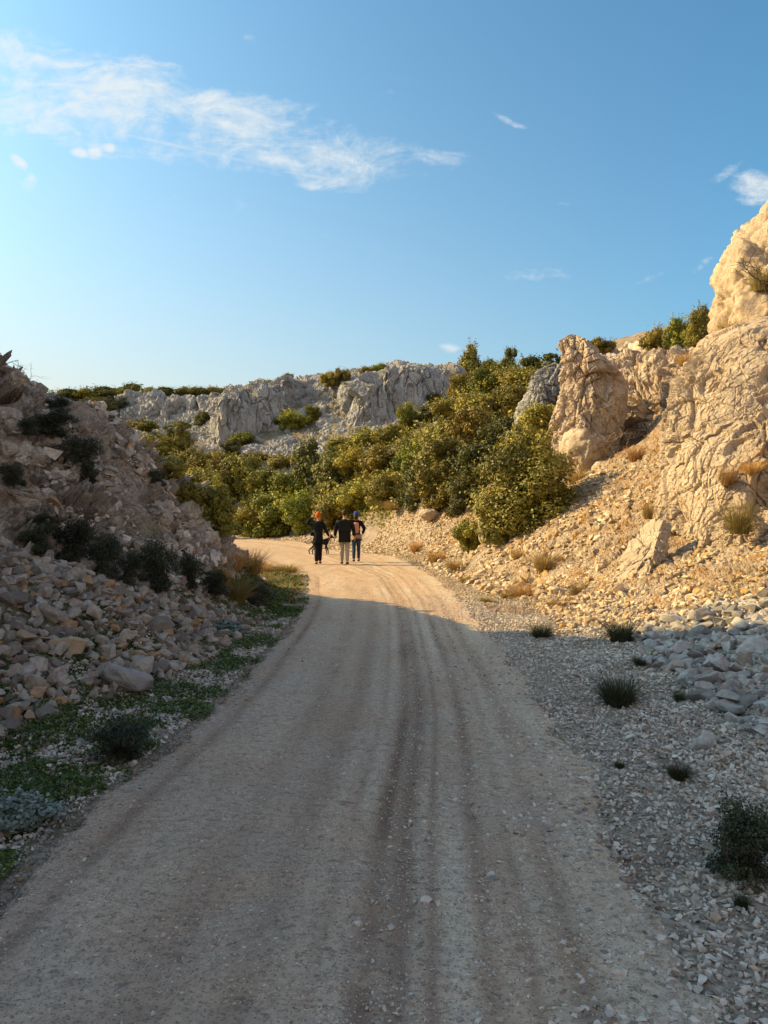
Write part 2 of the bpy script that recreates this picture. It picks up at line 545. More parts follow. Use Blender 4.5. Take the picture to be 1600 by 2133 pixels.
M['bark'] = mat_plain('grey_brown_bark', (.13, .095, .07))
M['deadwood'] = mat_plain('bleached_dead_twigs', (.20, .15, .11))
M['deadwood_dark'] = mat_plain('dark_dead_twigs', (.07, .055, .045))
M['skin'] = mat_plain('skin', (.50, .27, .18), .6, 12, .1, .05)
M['jacket'] = mat_plain('dark_olive_jacket', (.012, .012, .009), .8, 25, .4)
M['black'] = mat_plain('black_cloth', (.008, .009, .013), .85, 25, .4)
M['khaki'] = mat_plain('light_grey_trousers', (.37, .31, .25), .85, 15, .25)
M['jeans'] = mat_plain('blue_denim', (.035, .055, .10), .85, 40, .4)
M['orange_knit'] = mat_plain('orange_wool', (.48, .11, .02), .9, 60, .3, .6)
M['blue_knit'] = mat_plain('blue_wool', (.04, .06, .28), .9, 60, .3, .6)
M['pink_bag'] = mat_plain('pink_canvas', (.55, .25, .19), .8, 30, .3)
M['beige_cloth'] = mat_plain('beige_cloth', (.30, .23, .19), .85, 20, .5)
M['hair'] = mat_plain('brown_hair', (.05, .028, .016), .6, 60, .5)
M['boot'] = mat_plain('brown_boots', (.06, .028, .016), .6, 30, .3)
M['shoe'] = mat_plain('dark_shoes', (.02, .016, .015), .6, 30, .3)
M['fur'] = mat_plain('black_fur', (.010, .009, .010), .5, 60, .4)
M['grey_sleeve'] = mat_plain('grey_blue_cloth', (.16, .19, .24), .85, 25, .4)

# ------------------------------------------------------------------ terrain
ROAD = np.array([  # distance, left edge, right edge
    [-30, -2.2, 1.0], [-10, -1.75, 1.0], [0, -1.72, 1.02], [2.5, -1.68, 1.08], [4.3, -1.63, 1.23], [6.3, -1.45, 1.37], [8.1, -1.38, 1.42], [11.6, -1.34, 1.45],
    [14.8, -1.45, 1.5], [20, -1.95, 1.35], [24.7, -3.6, 0.95], [28, -4.8, .6], [32.4, -6.6, 0.0], [38, -9.5, -1.3], [43, -13, -3.2], [47, -19, -6.0], [50, -30, -9.5], [52, -44, -20]])


def road_edges(y):
    return np.interp(y, ROAD[:, 0], ROAD[:, 1]), np.interp(y, ROAD[:, 0], ROAD[:, 2])


CP = []


def cp(px, py, Y): CP.append(tuple(P(px, py, Y)))
def cw(x, y, z): CP.append((x, y, z))


for yy in (-25, -15, -8, -3, 0, 2.5, 5, 8, 11, 14, 17, 20, 24, 28, 33, 38, 42):
    l, r = road_edges(yy)
    cw(l, yy, 0); cw(r, yy, 0); cw((l + r) / 2, yy, 0)
# right shoulder and talus foot
for x, y, z in ((3.2, 3, .02), (2.4, 6, .03), (2.7, 9, .05), (2.9, 11.5, .06), (2.9, 13.5, .10), (2.6, 16.5, .15), (2.3, 20, .28), (1.9, 24, .3), (3.2, 0, .02), (3.2, -8, .05)):
    cw(x, y, z)
for x, y, z in ((3.2, 6.5, .14), (3.5, 8.5, .22), (3.5, 5.2, .16), (4.3, 5, .30), (4.2, 7.5, .42), (4.3, 9.5, .35), (4.1, 11.5, .38), (3.9, 13, .5), (5.2, 10.5, .75), (5.5, 8.0, .7), (6, 5, .8), (5, 12, .85), (6, -6, .8),
                (8, 12, 2.2), (8, 8, 2.0), (9, 3, 2.2), (10, -8, 2.5), (5.5, 14.5, 1.3), (12, 12, 4.5), (12, 4, 4)):
    cw(x, y, z)
# right slope behind the rock face, spire, crest
for a in ((980, 1160, 22), (1000, 1140, 21), (1050, 1108, 21.5), (1100, 1110, 19.5), (1200, 1120, 17), (1250, 1170, 15), (1150, 1050, 23), (1200, 1010, 22.5), (1300, 990, 20), (1350, 945, 21.5),
          (1180, 985, 25), (1270, 965, 25), (1130, 900, 31), (1350, 860, 27), (1300, 800, 31), (1440, 790, 26), (1250, 725, 40), (1300, 735, 36), (1400, 715, 34), (1450, 700, 31), (1600, 640, 22), (1600, 640, 30), (1800, 600, 24), (1500, 690, 45), (1250, 760, 60)):
    cp(*a)
# mound right of the walkers
for a in ((700, 1116, 37), (740, 1088, 35.5), (800, 1056, 35), (850, 1062, 32.5), (900, 1085, 30), (960, 1120, 26), (880, 1130, 28), (820, 1120, 32), (740, 1122, 34)):
    cp(*a)
# shrub valley and hillside
for a in ((400, 1118, 53), (480, 1117, 53), (560, 1116, 53), (640, 1113, 50), (700, 1104, 45), (430, 1070, 62), (520, 1062, 60), (620, 1060, 57), (700, 1052, 52), (800, 1040, 43), (900, 1046, 38), (950, 1040, 36),
          (400, 975, 74), (500, 965, 72), (600, 968, 67), (700, 955, 66), (800, 940, 62), (900, 915, 57), (960, 930, 45), (1000, 860, 56), (1000, 985, 37), (1050, 830, 56), (1080, 900, 42), (1000, 800, 66), (1100, 790, 62), (1130, 850, 48), (1150, 780, 50),
          (330, 965, 76), (300, 915, 84), (250, 900, 88), (380, 905, 88)):
    cp(*a)
# bare slope under the cliffs, plateau behind
for a in ((470, 930, 79), (560, 925, 76), (640, 900, 78), (730, 895, 76), (820, 888, 77), (900, 860, 80), (970, 830, 81),
          (280, 880, 97), (360, 880, 97), (430, 880, 95), (470, 812, 94), (560, 798, 96), (640, 790, 100), (760, 772, 94), (860, 760, 92), (950, 780, 92), (1000, 780, 90),
          (60, 850, 100), (150, 850, 105), (250, 824, 112), (350, 820, 112), (440, 822, 114), (100, 828, 125), (300, 814, 130), (450, 812, 130), (700, 800, 130), (950, 800, 130), (1100, 790, 100), (-200, 830, 110), (-500, 830, 100)):
    cp(*a)
# left: verge, rubble heap, rocky bank with its crest outside the frame
for x, y, z in ((-2.6, 0, .02), (-2.6, 3, .03), (-2.9, 5.7, .06), (-2.3, 7.6, .05), (-2.0, 9.5, .05), (-2.0, 11.5, .08), (-2.3, 14, .2), (-3.0, 17, .2), (-3.9, 19.5, .1),
                (-3.45, 6.8, .65), (-4.0, 7.6, 1.25), (-4.3, 8.4, 1.42), (-3.4, 8.7, 1.0), (-2.9, 9.6, .65), (-2.5, 10.6, .4), (-4.2, 5.0, .9), (-4.0, 2, .8), (-4.0, -3, .8), (-3.7, 6.0, .55),
                (-4.9, 9.3, 1.75), (-3.9, 10.0, 1.25), (-3.1, 11.6, .85), (-2.9, 13.2, .9),
                (-5.0, 10.5, 3.4), (-4.6, 11.6, 3.05), (-4.1, 12.9, 2.75), (-3.75, 14.2, 2.15), (-3.7, 15.6, 1.45), (-4.3, 16.6, 1.3), (-5.2, 18.5, .8),
                (-5.4, 10.9, 3.55), (-5.4, 12.2, 3.5), (-5.0, 14, 2.9), (-5.3, 15.6, 2.2), (-7.6, 12.8, 5.2), (-7, 15.5, 2.8), (-7, 19, 1.6), (-9, 16, 2.6), (-9, 22, 1.5), (-12, 30, 1.5), (-14, 38, 1.2), (-12, 18, 2.8),
                (-6.0, 9.0, 5.3), (-5.6, 7.0, 4.0), (-6.8, 10.2, 6.6), (-6.05, 11.5, 3.3), (-7.4, 11.6, 6.6), (-7.2, 8, 7.6), (-7.2, 4, 7.2), (-7.2, -2, 7.2), (-7.2, -12, 7.0), (-11, 10, 6.0), (-11, 2, 7.5), (-12, -12, 7.5), (-20, 5, 7), (-20, 16, 3.5), (-22, 30, 2), (-5.4, 2, 3.0), (-5.4, -6, 3.0),
                (-30, 60, 4), (-40, 40, 3), (-45, 80, 9), (-60, 20, 6), (-35, 0, 8), (-25, -25, 7)):
    cw(x, y, z)
for x, y, z in ((30, 20, 8), (30, 50, 12), (25, 5, 6), (25, -20, 5), (45, 90, 16), (60, 20, 12), (0, 150, 17), (-60, 140, 17), (60, 140, 17), (-80, 60, 10), (0, -40, 1)):
    cw(x, y, z)
CP = np.array(CP)


def _phi(d2, c=0.9): return np.sqrt(d2 + c * c)


_n = len(CP)
_A = np.zeros((_n + 3, _n + 3))
_d2 = ((CP[:, None, :2] - CP[None, :, :2]) ** 2).sum(-1)
_A[:_n, :_n] = _phi(_d2) - np.eye(_n) * 0.02
_A[:_n, _n] = 1; _A[:_n, _n + 1:] = CP[:, :2]; _A[_n:, :_n] = _A[:_n, _n:].T
_w = np.linalg.solve(_A, np.concatenate([CP[:, 2], [0, 0, 0]]))


def H(x, y):
    x = np.atleast_1d(np.asarray(x, float)); y = np.atleast_1d(np.asarray(y, float))
    sh = x.shape
    x = x.ravel(); y = y.ravel()
    xc = np.clip(x, -75, 70); yc = np.clip(y, -35, 145)
    out = np.empty(len(x))
    for i in range(0, len(x), 60000):
        s = slice(i, i + 60000)
        d = (xc[s, None] - CP[None, :, 0]) ** 2 + (yc[s, None] - CP[None, :, 1]) ** 2
        out[s] = _phi(d) @ _w[:_n] + _w[_n] + _w[_n + 1] * xc[s] + _w[_n + 2] * yc[s]
    l, r = road_edges(yc)
    ctr = (l + r) / 2; hw = (r - l) / 2
    dr = np.abs(x - ctr) - hw
    k = sstep(0.0, 1.6, dr)
    inr = (yc < 49)
    out = np.where(inr, out * k, out)
    far = np.maximum(np.maximum(np.abs(x) - 75, 0), np.maximum(y - 145, 0) + np.maximum(-35 - y, 0))
    out = out * (1 - .35 * sstep(0, 200, far))
    return out.reshape(sh)


def ground_noise(x, y):
    p = np.stack([x, y, np.zeros_like(x)], 1)
    l, r = road_edges(y)
    d = np.maximum(l - x, x - r)
    off = sstep(.05, 1.2, d)
    a = .018 * fbm(p * 1.2, 3, 3) + off * (.05 * fbm(p * 2.2, 4, 5))
    rt = sstep(3.2, 5.5, x) * sstep(2, 8, y)
    lf = sstep(-2.6, -4.0, x)
    rough = np.maximum(rt, lf) * off
    b, c = blocky(p * 1.6, 4)
    a = a + rough * (.10 * b) * (1 + .03 * np.clip(y - 10, 0, 60))
    return a


def Hn(x, y):
    x = np.atleast_1d(np.asarray(x, float)); y = np.atleast_1d(np.asarray(y, float))
    return H(x, y) + ground_noise(x, y)


def h1(x, y): return float(Hn([x], [y])[0])


def hit(px, py, y0=1.5, y1=140):
    """where the line of sight through a pixel meets the terrain"""
    ys = y0 * (y1 / y0) ** np.linspace(0, 1, 900)
    x = (px - 800) / F * ys
    z = CAMZ - (py - 1066) / F * ys
    h = Hn(x, ys)
    b = np.where(z < h)[0]
    if len(b) == 0: return Vector((x[-1], ys[-1], h[-1]))
    i = b[0]
    return Vector((x[i], ys[i], h[i]))


def build_ground():
    nx, ny = 780, 900
    u = np.linspace(-1, 1, nx)
    xs = 3.0 * np.sinh(6.0 * u)
    v = np.linspace(-.72, 1, ny)
    ys = 7 + 3.6 * np.sinh(6.0 * v)
    X, Y = np.meshgrid(xs, ys)
    x, y = X.ravel(), Y.ravel()
    z = Hn(x, y)
    l, r = road_edges(y)
    inside = (x > l) & (x < r) & (y < 49)
    z = np.where(inside, z - .03, z)
    d_l = l - x
    green = sstep(.02, .3, d_l) * (1 - sstep(1.6, 2.6, d_l)) * (y < 26)
    green = np.maximum(green, .5 * sstep(30, 60, y) * (z > 1))
    dry = sstep(2.6, 3.6, x) * sstep(10, 14, y) * (1 - sstep(60, 80, y)) * .45 + .5 * (sstep(16, 20, y) * sstep(.1, .5, d_l) * (1 - sstep(28, 40, y)))
    dry = dry * (.6 + .8 * fbm(np.stack([x, y, z], 1) * .9, 3, 21)); dry = np.clip(dry, 0, 1)
    o = np_mesh('ground', np.stack([x, y, z], 1), grid_faces(ny, nx), M['ground'], attrs={'green': ('POINT', green), 'dry': ('POINT', dry)})
    tag(o, kind='structure')
    # the track, a sheet of its own lying on the ground
    n1, n2 = 1100, 150
    t = np.linspace(0, 1, n1)
    ysr = -14 + 64.0 * (.62 * t ** 2.0 + .38 * t)
    ysr = np.sort(np.concatenate([np.linspace(-14, 1.5, 60), 1.5 + (49.5 - 1.5) * t ** 2.2]))
    s = np.linspace(0, 1, n2)
    l, r = road_edges(ysr)
    wob = .10 * fbm(np.stack([ysr * .8, np.zeros_like(ysr), np.zeros_like(ysr)], 1), 4, 31)
    wob2 = .13 * fbm(np.stack([ysr * .9, np.ones_like(ysr) * 5, np.zeros_like(ysr)], 1), 4, 33)
    L_ = l - .06 + wob + .05 * fbm(np.stack([ysr * 4, np.ones_like(ysr) * 3, np.zeros_like(ysr)], 1), 4, 36); R_ = r + .06 + wob2 + .09 * fbm(np.stack([ysr * 4, np.ones_like(ysr), np.zeros_like(ysr)], 1), 4, 35)
    Xr = L_[:, None] + (R_ - L_)[:, None] * s[None, :]
    Yr = np.repeat(ysr[:, None], n2, 1)
    x, y = Xr.ravel(), Yr.ravel()
    lx, rx_ = road_edges(y)
    S = np.clip((x - lx) / (rx_ - lx), 0, 1); SE = np.tile(s, len(ysr))
    z = H(x, y) + .018 * fbm(np.stack([x, y, x * 0], 1) * 1.2, 3, 3)
    edge = np.minimum(SE, 1 - SE)
    z = z + .010 + .006 * fbm(np.stack([x * 2, y * .8, x * 0], 1), 5, 8, .6) + .003 * fbm(np.stack([x * 14, y * 14, x * 0], 1), 2, 18) - .03 * (1 - sstep(0, .03, edge))
    # ruts run along the track
    wv = .004 * fbm(np.stack([y * .35, y * 0, y * 0], 1), 3, 61)
    rut = np.zeros_like(x); pale = np.zeros_like(x)
    for c, w_, a_, fade in ((.575, .020, 1.0, 1), (.615, .026, .75, 1), (.665, .008, .6, 1), (.74, .016, .7, 1), (.075, .018, .8, .8), (.30, .03, .35, 1), (.86, .02, .45, 1), (.42, .03, .35, 1), (.51, .006, .4, 1), (.80, .008, .4, 1)):
        g = np.exp(-((S - c - wv * (c - .3)) / w_) ** 2) * a_
        nn = .55 + .45 * np.clip(1.5 * fbm(np.stack([x * 1.5, y * .5, x * 0 + c * 9], 1), 3, 12) + .5, 0, 1)
        rut = np.maximum(rut, g * nn)
    for c, w_, a_ in ((.70, .022, 1), (.535, .018, .9), (.64, .010, .7), (.93, .05, .9), (.18, .08, .5), (.47, .02, .5), (.82, .02, .5)):
        pale = np.maximum(pale, np.exp(-((S - c - wv * (c - .3)) / w_) ** 2) * a_)
    pale = pale * np.clip(.6 + fbm(np.stack([x, y * .4, x * 0], 1), 3, 14), 0, 1) * (1 - rut)
    z = z - .012 * rut
    rd = np_mesh('road', np.stack([x, y, z], 1), grid_faces(len(ysr), n2), M['road'], attrs={'rut': ('POINT', rut), 'pale': ('POINT', pale), 'sun_gold': ('POINT', sstep(12.5, 17, y + .8 * fbm(np.stack([x, y, x * 0], 1), 3, 44)))})
    tag(rd, kind='structure')


build_ground()


# ------------------------------------------------------------------ rock builders
def normals_grid(V, nr, nc):
    G = V.reshape(nr, nc, 3)
    du = np.gradient(G, axis=1); dv = np.gradient(G, axis=0)
    n = np.cross(du, dv)
    n /= np.linalg.norm(n, axis=2)[:, :, None] + 1e-9
    return n.reshape(-1, 3)


def catmull(C, t):
    """C (k, ...) control rows, t in 0..k-1"""
    k = len(C)
    i = np.clip(np.floor(t).astype(int), 0, k - 2)
    f = (t - i).reshape((-1,) + (1,) * (C.ndim - 1))
    p0, p1, p2, p3 = C[np.clip(i - 1, 0, k - 1)], C[i], C[i + 1], C[np.clip(i + 2, 0, k - 1)]
    return .5 * ((2 * p1) + (-p0 + p2) * f + (2 * p0 - 5 * p1 + 4 * p2 - p3) * f * f + (-p0 + 3 * p1 - 3 * p2 + p3) * f ** 3)


def rock_disp(P_, N_, amps, s=0, aniso=(1, 1, 1), mask=False):
    """amps: list of (kind, frequency, amplitude)"""
    if aniso == 'diag':
        q = np.stack([P_[:, 0] * -.72 + P_[:, 2] * .69, P_[:, 1], (P_[:, 0] * .69 + P_[:, 2] * .72) * .5], 1)
    else:
        q = P_ * np.array(aniso)
    d = np.zeros(len(P_))
    wp = P_ * 0 + np.stack([perlin(q * .9 + 3, s + 90), perlin(q * .9 + 7, s + 91), perlin(q * .9 + 13, s + 92)], 1) * .14
    q = q + wp
    ms = .55 + .75 * sstep(-.22, .30, perlin(P_ * .55 + 31, s + 70)) if mask else 1.0
    for j, (k, f, a) in enumerate(amps):
        if f > 1: a = a * ms
        if k == 'f': d += a * fbm(q * f, 4, s + j)
        elif k == 'r': d += a * (fbm(q * f, 4, s + j, ridged=True) - .6)
        elif k == 'b':
            b, c = blocky(q * f, s + j)
            d += a * b - a * .30 * (1 - sstep(0, .06, c))
        elif k == 'B':
            d += a * 1.15 * blocky(q * f, s + j)[0]
        elif k == 'c':          # thin deep cracks
            b, c = blocky(q * f + .25 * np.stack([perlin(q * f * 1.7, s + 5), perlin(q * f * 1.7, s + 6), perlin(q * f * 1.7, s + 7)], 1), s + j)
            d -= a * (1 - sstep(.008, .035, c)) * sstep(-.05, .25, perlin(q * f * .5, s + j + 9))
        elif k == 'd':          # slanting grooves
            u = (q[:, 0] * -.72 + q[:, 2] * .69); w = (q[:, 0] * .69 + q[:, 2] * .72)
            d += a * fbm(np.stack([u * f, w * f * .16, q[:, 1] * f * .3], 1), 4, s + j, .6, True)
        elif k == 'p':          # pits and hollows
            b, c = blocky(q * f, s + j)
            n = perlin(q * f * .7, s + j + 40)
            d -= a * sstep(.16, .30, n) * sstep(.02, .12, c)
    return P_ + N_ * d[:, None]


def rock_sheet(name, ctrl, nr, nc, mat, amps, s=0, aniso=(1, 1, 1), flip=False, pix=True, dents=(), mask=False):
    """ctrl[col][row] = (px, py, distance); columns left to right, rows bottom to top"""
    C = np.array([[P(*c) if pix else c for c in col] for col in ctrl])       # cols, rows, 3
    A = catmull(C, np.linspace(0, len(C) - 1, nc))                            # nc, rows, 3
    B = catmull(np.swapaxes(A, 0, 1), np.linspace(0, C.shape[1] - 1, nr))     # nr, nc, 3
    V = B.reshape(-1, 3)
    Nn = normals_grid(V, nr, nc)
    if flip: Nn = -Nn
    D = rock_disp(V, Nn, amps, s, aniso, mask)
    fd = np.repeat(1 - .85 * sstep(.72, .86, np.linspace(0, 1, nr)), nc)
    V = V + (D - V) * fd[:, None]
    for c, r, depth in dents:
        e_ = (((V - c) / np.array(r)) ** 2).sum(1)
        V = V + np.array([.45, .9, 0]) * (depth * sstep(1, .35, e_))[:, None]
    return np_mesh(name, V, grid_faces(nr, nc), mat, smooth=False)


_ico = {}


def ico(sub):
    if sub not in _ico:
        bm = bmesh.new(); bmesh.ops.create_icosphere(bm, subdivisions=sub, radius=1)
        V = np.array([v.co[:] for v in bm.verts]); Fc = np.array([[v.index for v in f.verts] for f in bm.faces])
        bm.free(); _ico[sub] = (V, Fc)
    return _ico[sub]


def stone_shape(sub, nplanes, seed, rx=1, ry=1, rz=1, rough=.03, cut=(.55, .9)):
    """angular stone: a ball cut by random planes"""
    r_ = np.random.default_rng(seed)
    V, Fc = ico(sub)
    n = r_.normal(size=(nplanes, 3)); n /= np.linalg.norm(n, axis=1)[:, None]
    dk = r_.uniform(cut[0], cut[1], nplanes)
    dots = V @ n.T
    rr = np.where(dots > .05, dk[None, :] / np.maximum(dots, .05), 9)
    k = 60.0
    r = -np.log(np.exp(-k * np.minimum(rr, 2)).sum(1) + math.exp(-k * 1.0)) / k
    r = np.clip(r, .25, 1.1)
    r = r / r.max()
    r = r + rough * fbm(V * 3.1 + seed * 1.7, 4 if sub > 2 else 2, seed % 50)
    return V * r[:, None] * np.array([rx, ry, rz]), Fc


def hull_shape(n, seed, rx=1, ry=1, rz=1, cuts=0, rough=.03):
    """angular stone: convex hull of a few random points, optionally subdivided and chipped"""
    r_ = np.random.default_rng(seed)
    p = r_.normal(size=(n, 3)); p /= np.linalg.norm(p, axis=1)[:, None]
    p *= r_.uniform(.8, 1.0, (n, 1))
    bm = bmesh.new()
    for q in p: bm.verts.new(q)
    res = bmesh.ops.convex_hull(bm, input=bm.verts)
    for v in [v for v in bm.verts if not v.link_faces]: bm.verts.remove(v)
    if cuts:
        bmesh.ops.dissolve_limit(bm, angle_limit=.25, verts=bm.verts, edges=bm.edges)
        bmesh.ops.bevel(bm, geom=list(bm.edges), offset=.07, segments=1, affect='EDGES')
        bmesh.ops.triangulate(bm, faces=bm.faces)
        bmesh.ops.subdivide_edges(bm, edges=bm.edges, cuts=cuts, use_grid_fill=True)
    bmesh.ops.triangulate(bm, faces=bm.faces)
    bm.verts.index_update()
    V = np.array([v.co[:] for v in bm.verts]); Fc = np.array([[v.index for v in f.verts] for f in bm.faces])
    bm.free()
    if cuts:
        V = V * (1 + rough * fbm(V * 2.3 + seed, 4, seed % 50))[:, None]
    return V * np.array([rx, ry, rz]), Fc


def rotm(n, r_):
    q = r_.normal(size=(n, 4)); q /= np.linalg.norm(q, axis=1)[:, None]
    w, x, y, z = q.T
    return np.stack([1 - 2 * (y * y + z * z), 2 * (x * y - z * w), 2 * (x * z + y * w),
                     2 * (x * y + z * w), 1 - 2 * (x * x + z * z), 2 * (y * z - x * w),
                     2 * (x * z - y * w), 2 * (y * z + x * w), 1 - 2 * (x * x + y * y)], 1).reshape(n, 3, 3)


def scatter_stones(name, pts, sizes, mat, sub=1, seed=0, nvar=16, flat=.7, label=None):
    """very many small stones in one mesh (kind stuff)"""
    r_ = np.random.default_rng(seed)
    Vs, Fs, Ts = [], [], []
    base = 0
    for k in range(nvar):
        sel = np.arange(k, len(pts), nvar)
        if len(sel) == 0: continue
        V, Fc = hull_shape(9 if sub < 2 else 13, seed * 31 + k, 1, r_.uniform(.65, .95), r_.uniform(.5, .85))
        R = rotm(len(sel), r_)
        sc = sizes[sel][:, None] * r_.uniform(.8, 1.25, (len(sel), 3))
        W = np.einsum('nij,nvj->nvi', R, V[None] * np.ones((len(sel), 1, 1)))
        W = W * np.stack([sc[:, 0], sc[:, 1], sc[:, 2] * .8], 1)[:, None, :] + pts[sel][:, None, :]
        Vs.append(W.reshape(-1, 3))
        Fs.append((Fc[None] + (np.arange(len(sel)) * len(V))[:, None, None]).reshape(-1, 3) + base)
        Ts.append(np.repeat(r_.random(len(sel)), len(Fc)))
        base += len(sel) * len(V)
    o = np_mesh(name, np.concatenate(Vs), np.concatenate(Fs), mat, smooth=False, attrs={'tint': ('FACE', np.concatenate(Ts))})
    tag(o, label, None, None, 'stuff')
    return o


def boulder(name, loc, r, mat, label, cat, seed, sub=5, planes=12, rot=(0, 0, 0), rough=.05, amps=None, group=None, cut=(.55, .9), aniso=(1, 1, 1)):
    V, Fc = stone_shape(sub, planes, seed, r[0], r[1], r[2], rough, cut)
    Rm = np.array(Matrix.Rotation(rot[2], 3, 'Z') @ Matrix.Rotation(rot[1], 3, 'Y') @ Matrix.Rotation(rot[0], 3, 'X'))
    V = V @ Rm.T
    if amps:
        n = V / (np.linalg.norm(V, axis=1)[:, None] + 1e-9)
        V = rock_disp(V + np.array(loc), n, amps, seed % 40, aniso) - np.array(loc)
    o = np_mesh(name, V, Fc, mat)
    o.location = loc
    tag(o, label, cat, group)
    return o

# ------------------------------------------------------------------ large rock forms
def build_rocks():
    A_CL = [('B', .16, 1.1), ('r', .22, .25), ('B', .42, .75), ('p', .35, .4), ('c', .5, .7), ('B', 1.0, .36), ('B', 2.2, .22), ('B', 4.5, .12)]
    # far cliff, left section
    Lc = [
        [(452, 945, 92), (452, 905, 92), (452, 860, 92), (455, 836, 92), (460, 826, 92), (470, 829, 97)],
        [(438, 955, 79), (441, 915, 79), (445, 860, 79.5), (449, 838, 80), (456, 828, 82), (470, 829, 92)],
        [(480, 950, 78), (482, 900, 79), (484, 850, 79.5), (486, 832, 80), (490, 822, 83), (500, 826, 94)],
        [(530, 925, 80), (530, 885, 80), (530, 840, 81), (530, 822, 82), (534, 812, 85), (540, 816, 95)],
        [(590, 915, 83), (590, 875, 83), (590, 830, 84), (588, 802, 85), (590, 791, 87), (600, 796, 96)],
        [(640, 905, 87), (640, 868, 87), (640, 830, 88), (638, 806, 89), (640, 797, 91), (645, 804, 98)],
        [(672, 900, 90), (672, 868, 90), (672, 830, 91), (672, 809, 92), (672, 799, 94), (672, 804, 100)],
    ]
    o = rock_sheet('cliff', Lc, 260, 420, M['cliff'], A_CL, 11, (1, .7, .32))
    tag(o, 'low grey fluted cliff with a sunlit left edge, left part of the far cliffs', 'cliff', 'far limestone cliffs')
    Rc = [
        [(660, 905, 90), (658, 865, 90), (658, 830, 91), (660, 811, 92), (664, 799, 94), (668, 804, 100)],
        [(692, 910, 86), (690, 868, 87), (690, 830, 88), (692, 806, 89), (694, 795, 91), (696, 799, 99)],
        [(722, 925, 77), (720, 890, 78), (716, 840, 80), (716, 806, 82), (720, 790, 85), (726, 794, 97)],
        [(770, 915, 76), (770, 880, 76.5), (770, 830, 77.5), (772, 799, 79), (776, 778, 82), (782, 784, 95)],
        [(820, 905, 78), (820, 870, 78), (822, 820, 79), (822, 782, 80), (826, 767, 82), (832, 772, 94)],
        [(870, 905, 79), (870, 870, 79), (870, 820, 80), (868, 779, 81), (868, 760, 83), (870, 766, 94)],
        [(915, 880, 81), (915, 850, 81), (915, 810, 82), (915, 782, 83), (918, 765, 85), (920, 770, 95)],
        [(955, 860, 83), (955, 830, 83), (955, 805, 84), (956, 792, 85), (958, 779, 87), (960, 784, 96)],
        [(985, 850, 88), (985, 825, 88), (985, 805, 89), (984, 804, 90), (984, 796, 91), (985, 799, 98)],
    ]
    o = rock_sheet('cliff', Rc, 260, 460, M['cliff'], A_CL, 23, (1, .7, .32))
    tag(o, 'tall grey cliff with pale sunlit curved facets at its left end', 'cliff', 'far limestone cliffs')
    Fc = [
        [(225, 888, 99), (225, 862, 100), (225, 850, 102), (225, 840, 106), (230, 842, 116)],
        [(262, 895, 96), (262, 862, 97), (264, 842, 99), (266, 828, 102), (270, 830, 114)],
        [(310, 895, 95), (310, 862, 97), (311, 840, 99), (312, 823, 102), (315, 827, 114)],
        [(345, 895, 95), (345, 866, 97), (345, 850, 99), (345, 832, 102), (346, 832, 114)],
        [(395, 895, 94), (395, 866, 96), (395, 850, 98), (395, 830, 101), (396, 830, 114)],
        [(450, 895, 93), (450, 866, 96), (450, 850, 98), (450, 830, 101), (450, 830, 114)],
        [(480, 890, 94), (480, 866, 97), (480, 850, 100), (480, 832, 103), (480, 832, 114)],
    ]
    o = rock_sheet('cliff', Fc, 180, 360, M['cliff'], [('b', .3, .9), ('r', .3, .5), ('b', .8, .6), ('f', 2.0, .25)], 37, (1, .8, .5))
    tag(o, 'low broken grey rock ledges on the left skyline, farthest of the cliffs', 'cliff', 'far limestone cliffs')

    # right rock face, leaning back from the talus
    A_F = [('b', .45, .20), ('f', .6, .12), ('b', 1.2, .20), ('b', 2.5, .11), ('p', 2.0, .20), ('b', 5.2, .08), ('b', 10.5, .045), ('b', 21, .018)]
    Rf = [
        [(1493, 1210, 20.00), (1488, 1080, 21.00), (1488, 950, 21.62), (1490, 850, 21.62), (1496, 760, 21.62), (1522, 698, 21.62), (1550, 668, 23.00)],
        [(1413, 1240, 15.60), (1403, 1090, 16.20), (1396, 950, 16.70), (1402, 850, 17.07), (1436, 755, 17.56), (1482, 698, 17.94), (1520, 668, 22.00)],
        [(1396, 1245, 14.20), (1386, 1090, 14.50), (1384, 950, 14.81), (1392, 860, 15.18), (1432, 765, 15.80), (1484, 698, 16.36), (1530, 658, 21.00)],
        [(1443, 1245, 13.00), (1443, 1090, 13.40), (1448, 950, 13.77), (1460, 850, 14.27), (1486, 750, 14.95), (1532, 683, 15.63), (1565, 648, 20.00)],
        [(1518, 1245, 12.30), (1523, 1090, 12.70), (1533, 950, 13.13), (1545, 840, 13.75), (1566, 740, 14.44), (1602, 668, 15.24), (1630, 628, 20.00)],
        [(1608, 1250, 11.30), (1618, 1090, 12.10), (1638, 950, 12.60), (1660, 830, 13.22), (1676, 720, 14.02), (1702, 648, 14.89), (1720, 598, 20.00)],
        [(1718, 1260, 10.60), (1738, 1090, 11.40), (1768, 940, 11.96), (1790, 800, 12.64), (1816, 690, 13.51), (1842, 598, 14.38), (1860, 548, 20.00)],
        [(1868, 1280, 9.80), (1898, 1090, 10.60), (1938, 930, 11.16), (1970, 780, 11.96), (1996, 640, 12.83), (2032, 548, 13.82), (2050, 508, 20.00)],
        [(2168, 1300, 8.60), (2198, 1080, 9.40), (2238, 920, 10.02), (2290, 780, 11.01), (2346, 660, 12.00), (2392, 588, 12.87), (2440, 528, 19.00)],
    ]
    o = rock_sheet('crag', Rf, 600, 660, M['face'], A_F, 51, (1, 1, .7), mask=True, dents=[(P(1392, 1165, 14.0), (.30, 1.2, .60), 1.1), (P(1415, 1200, 13.6), (.25, 1.0, .35), .5)])
    tag(o, 'huge pale sunlit limestone face with brown hollows, filling the right edge above the talus', 'rock face')
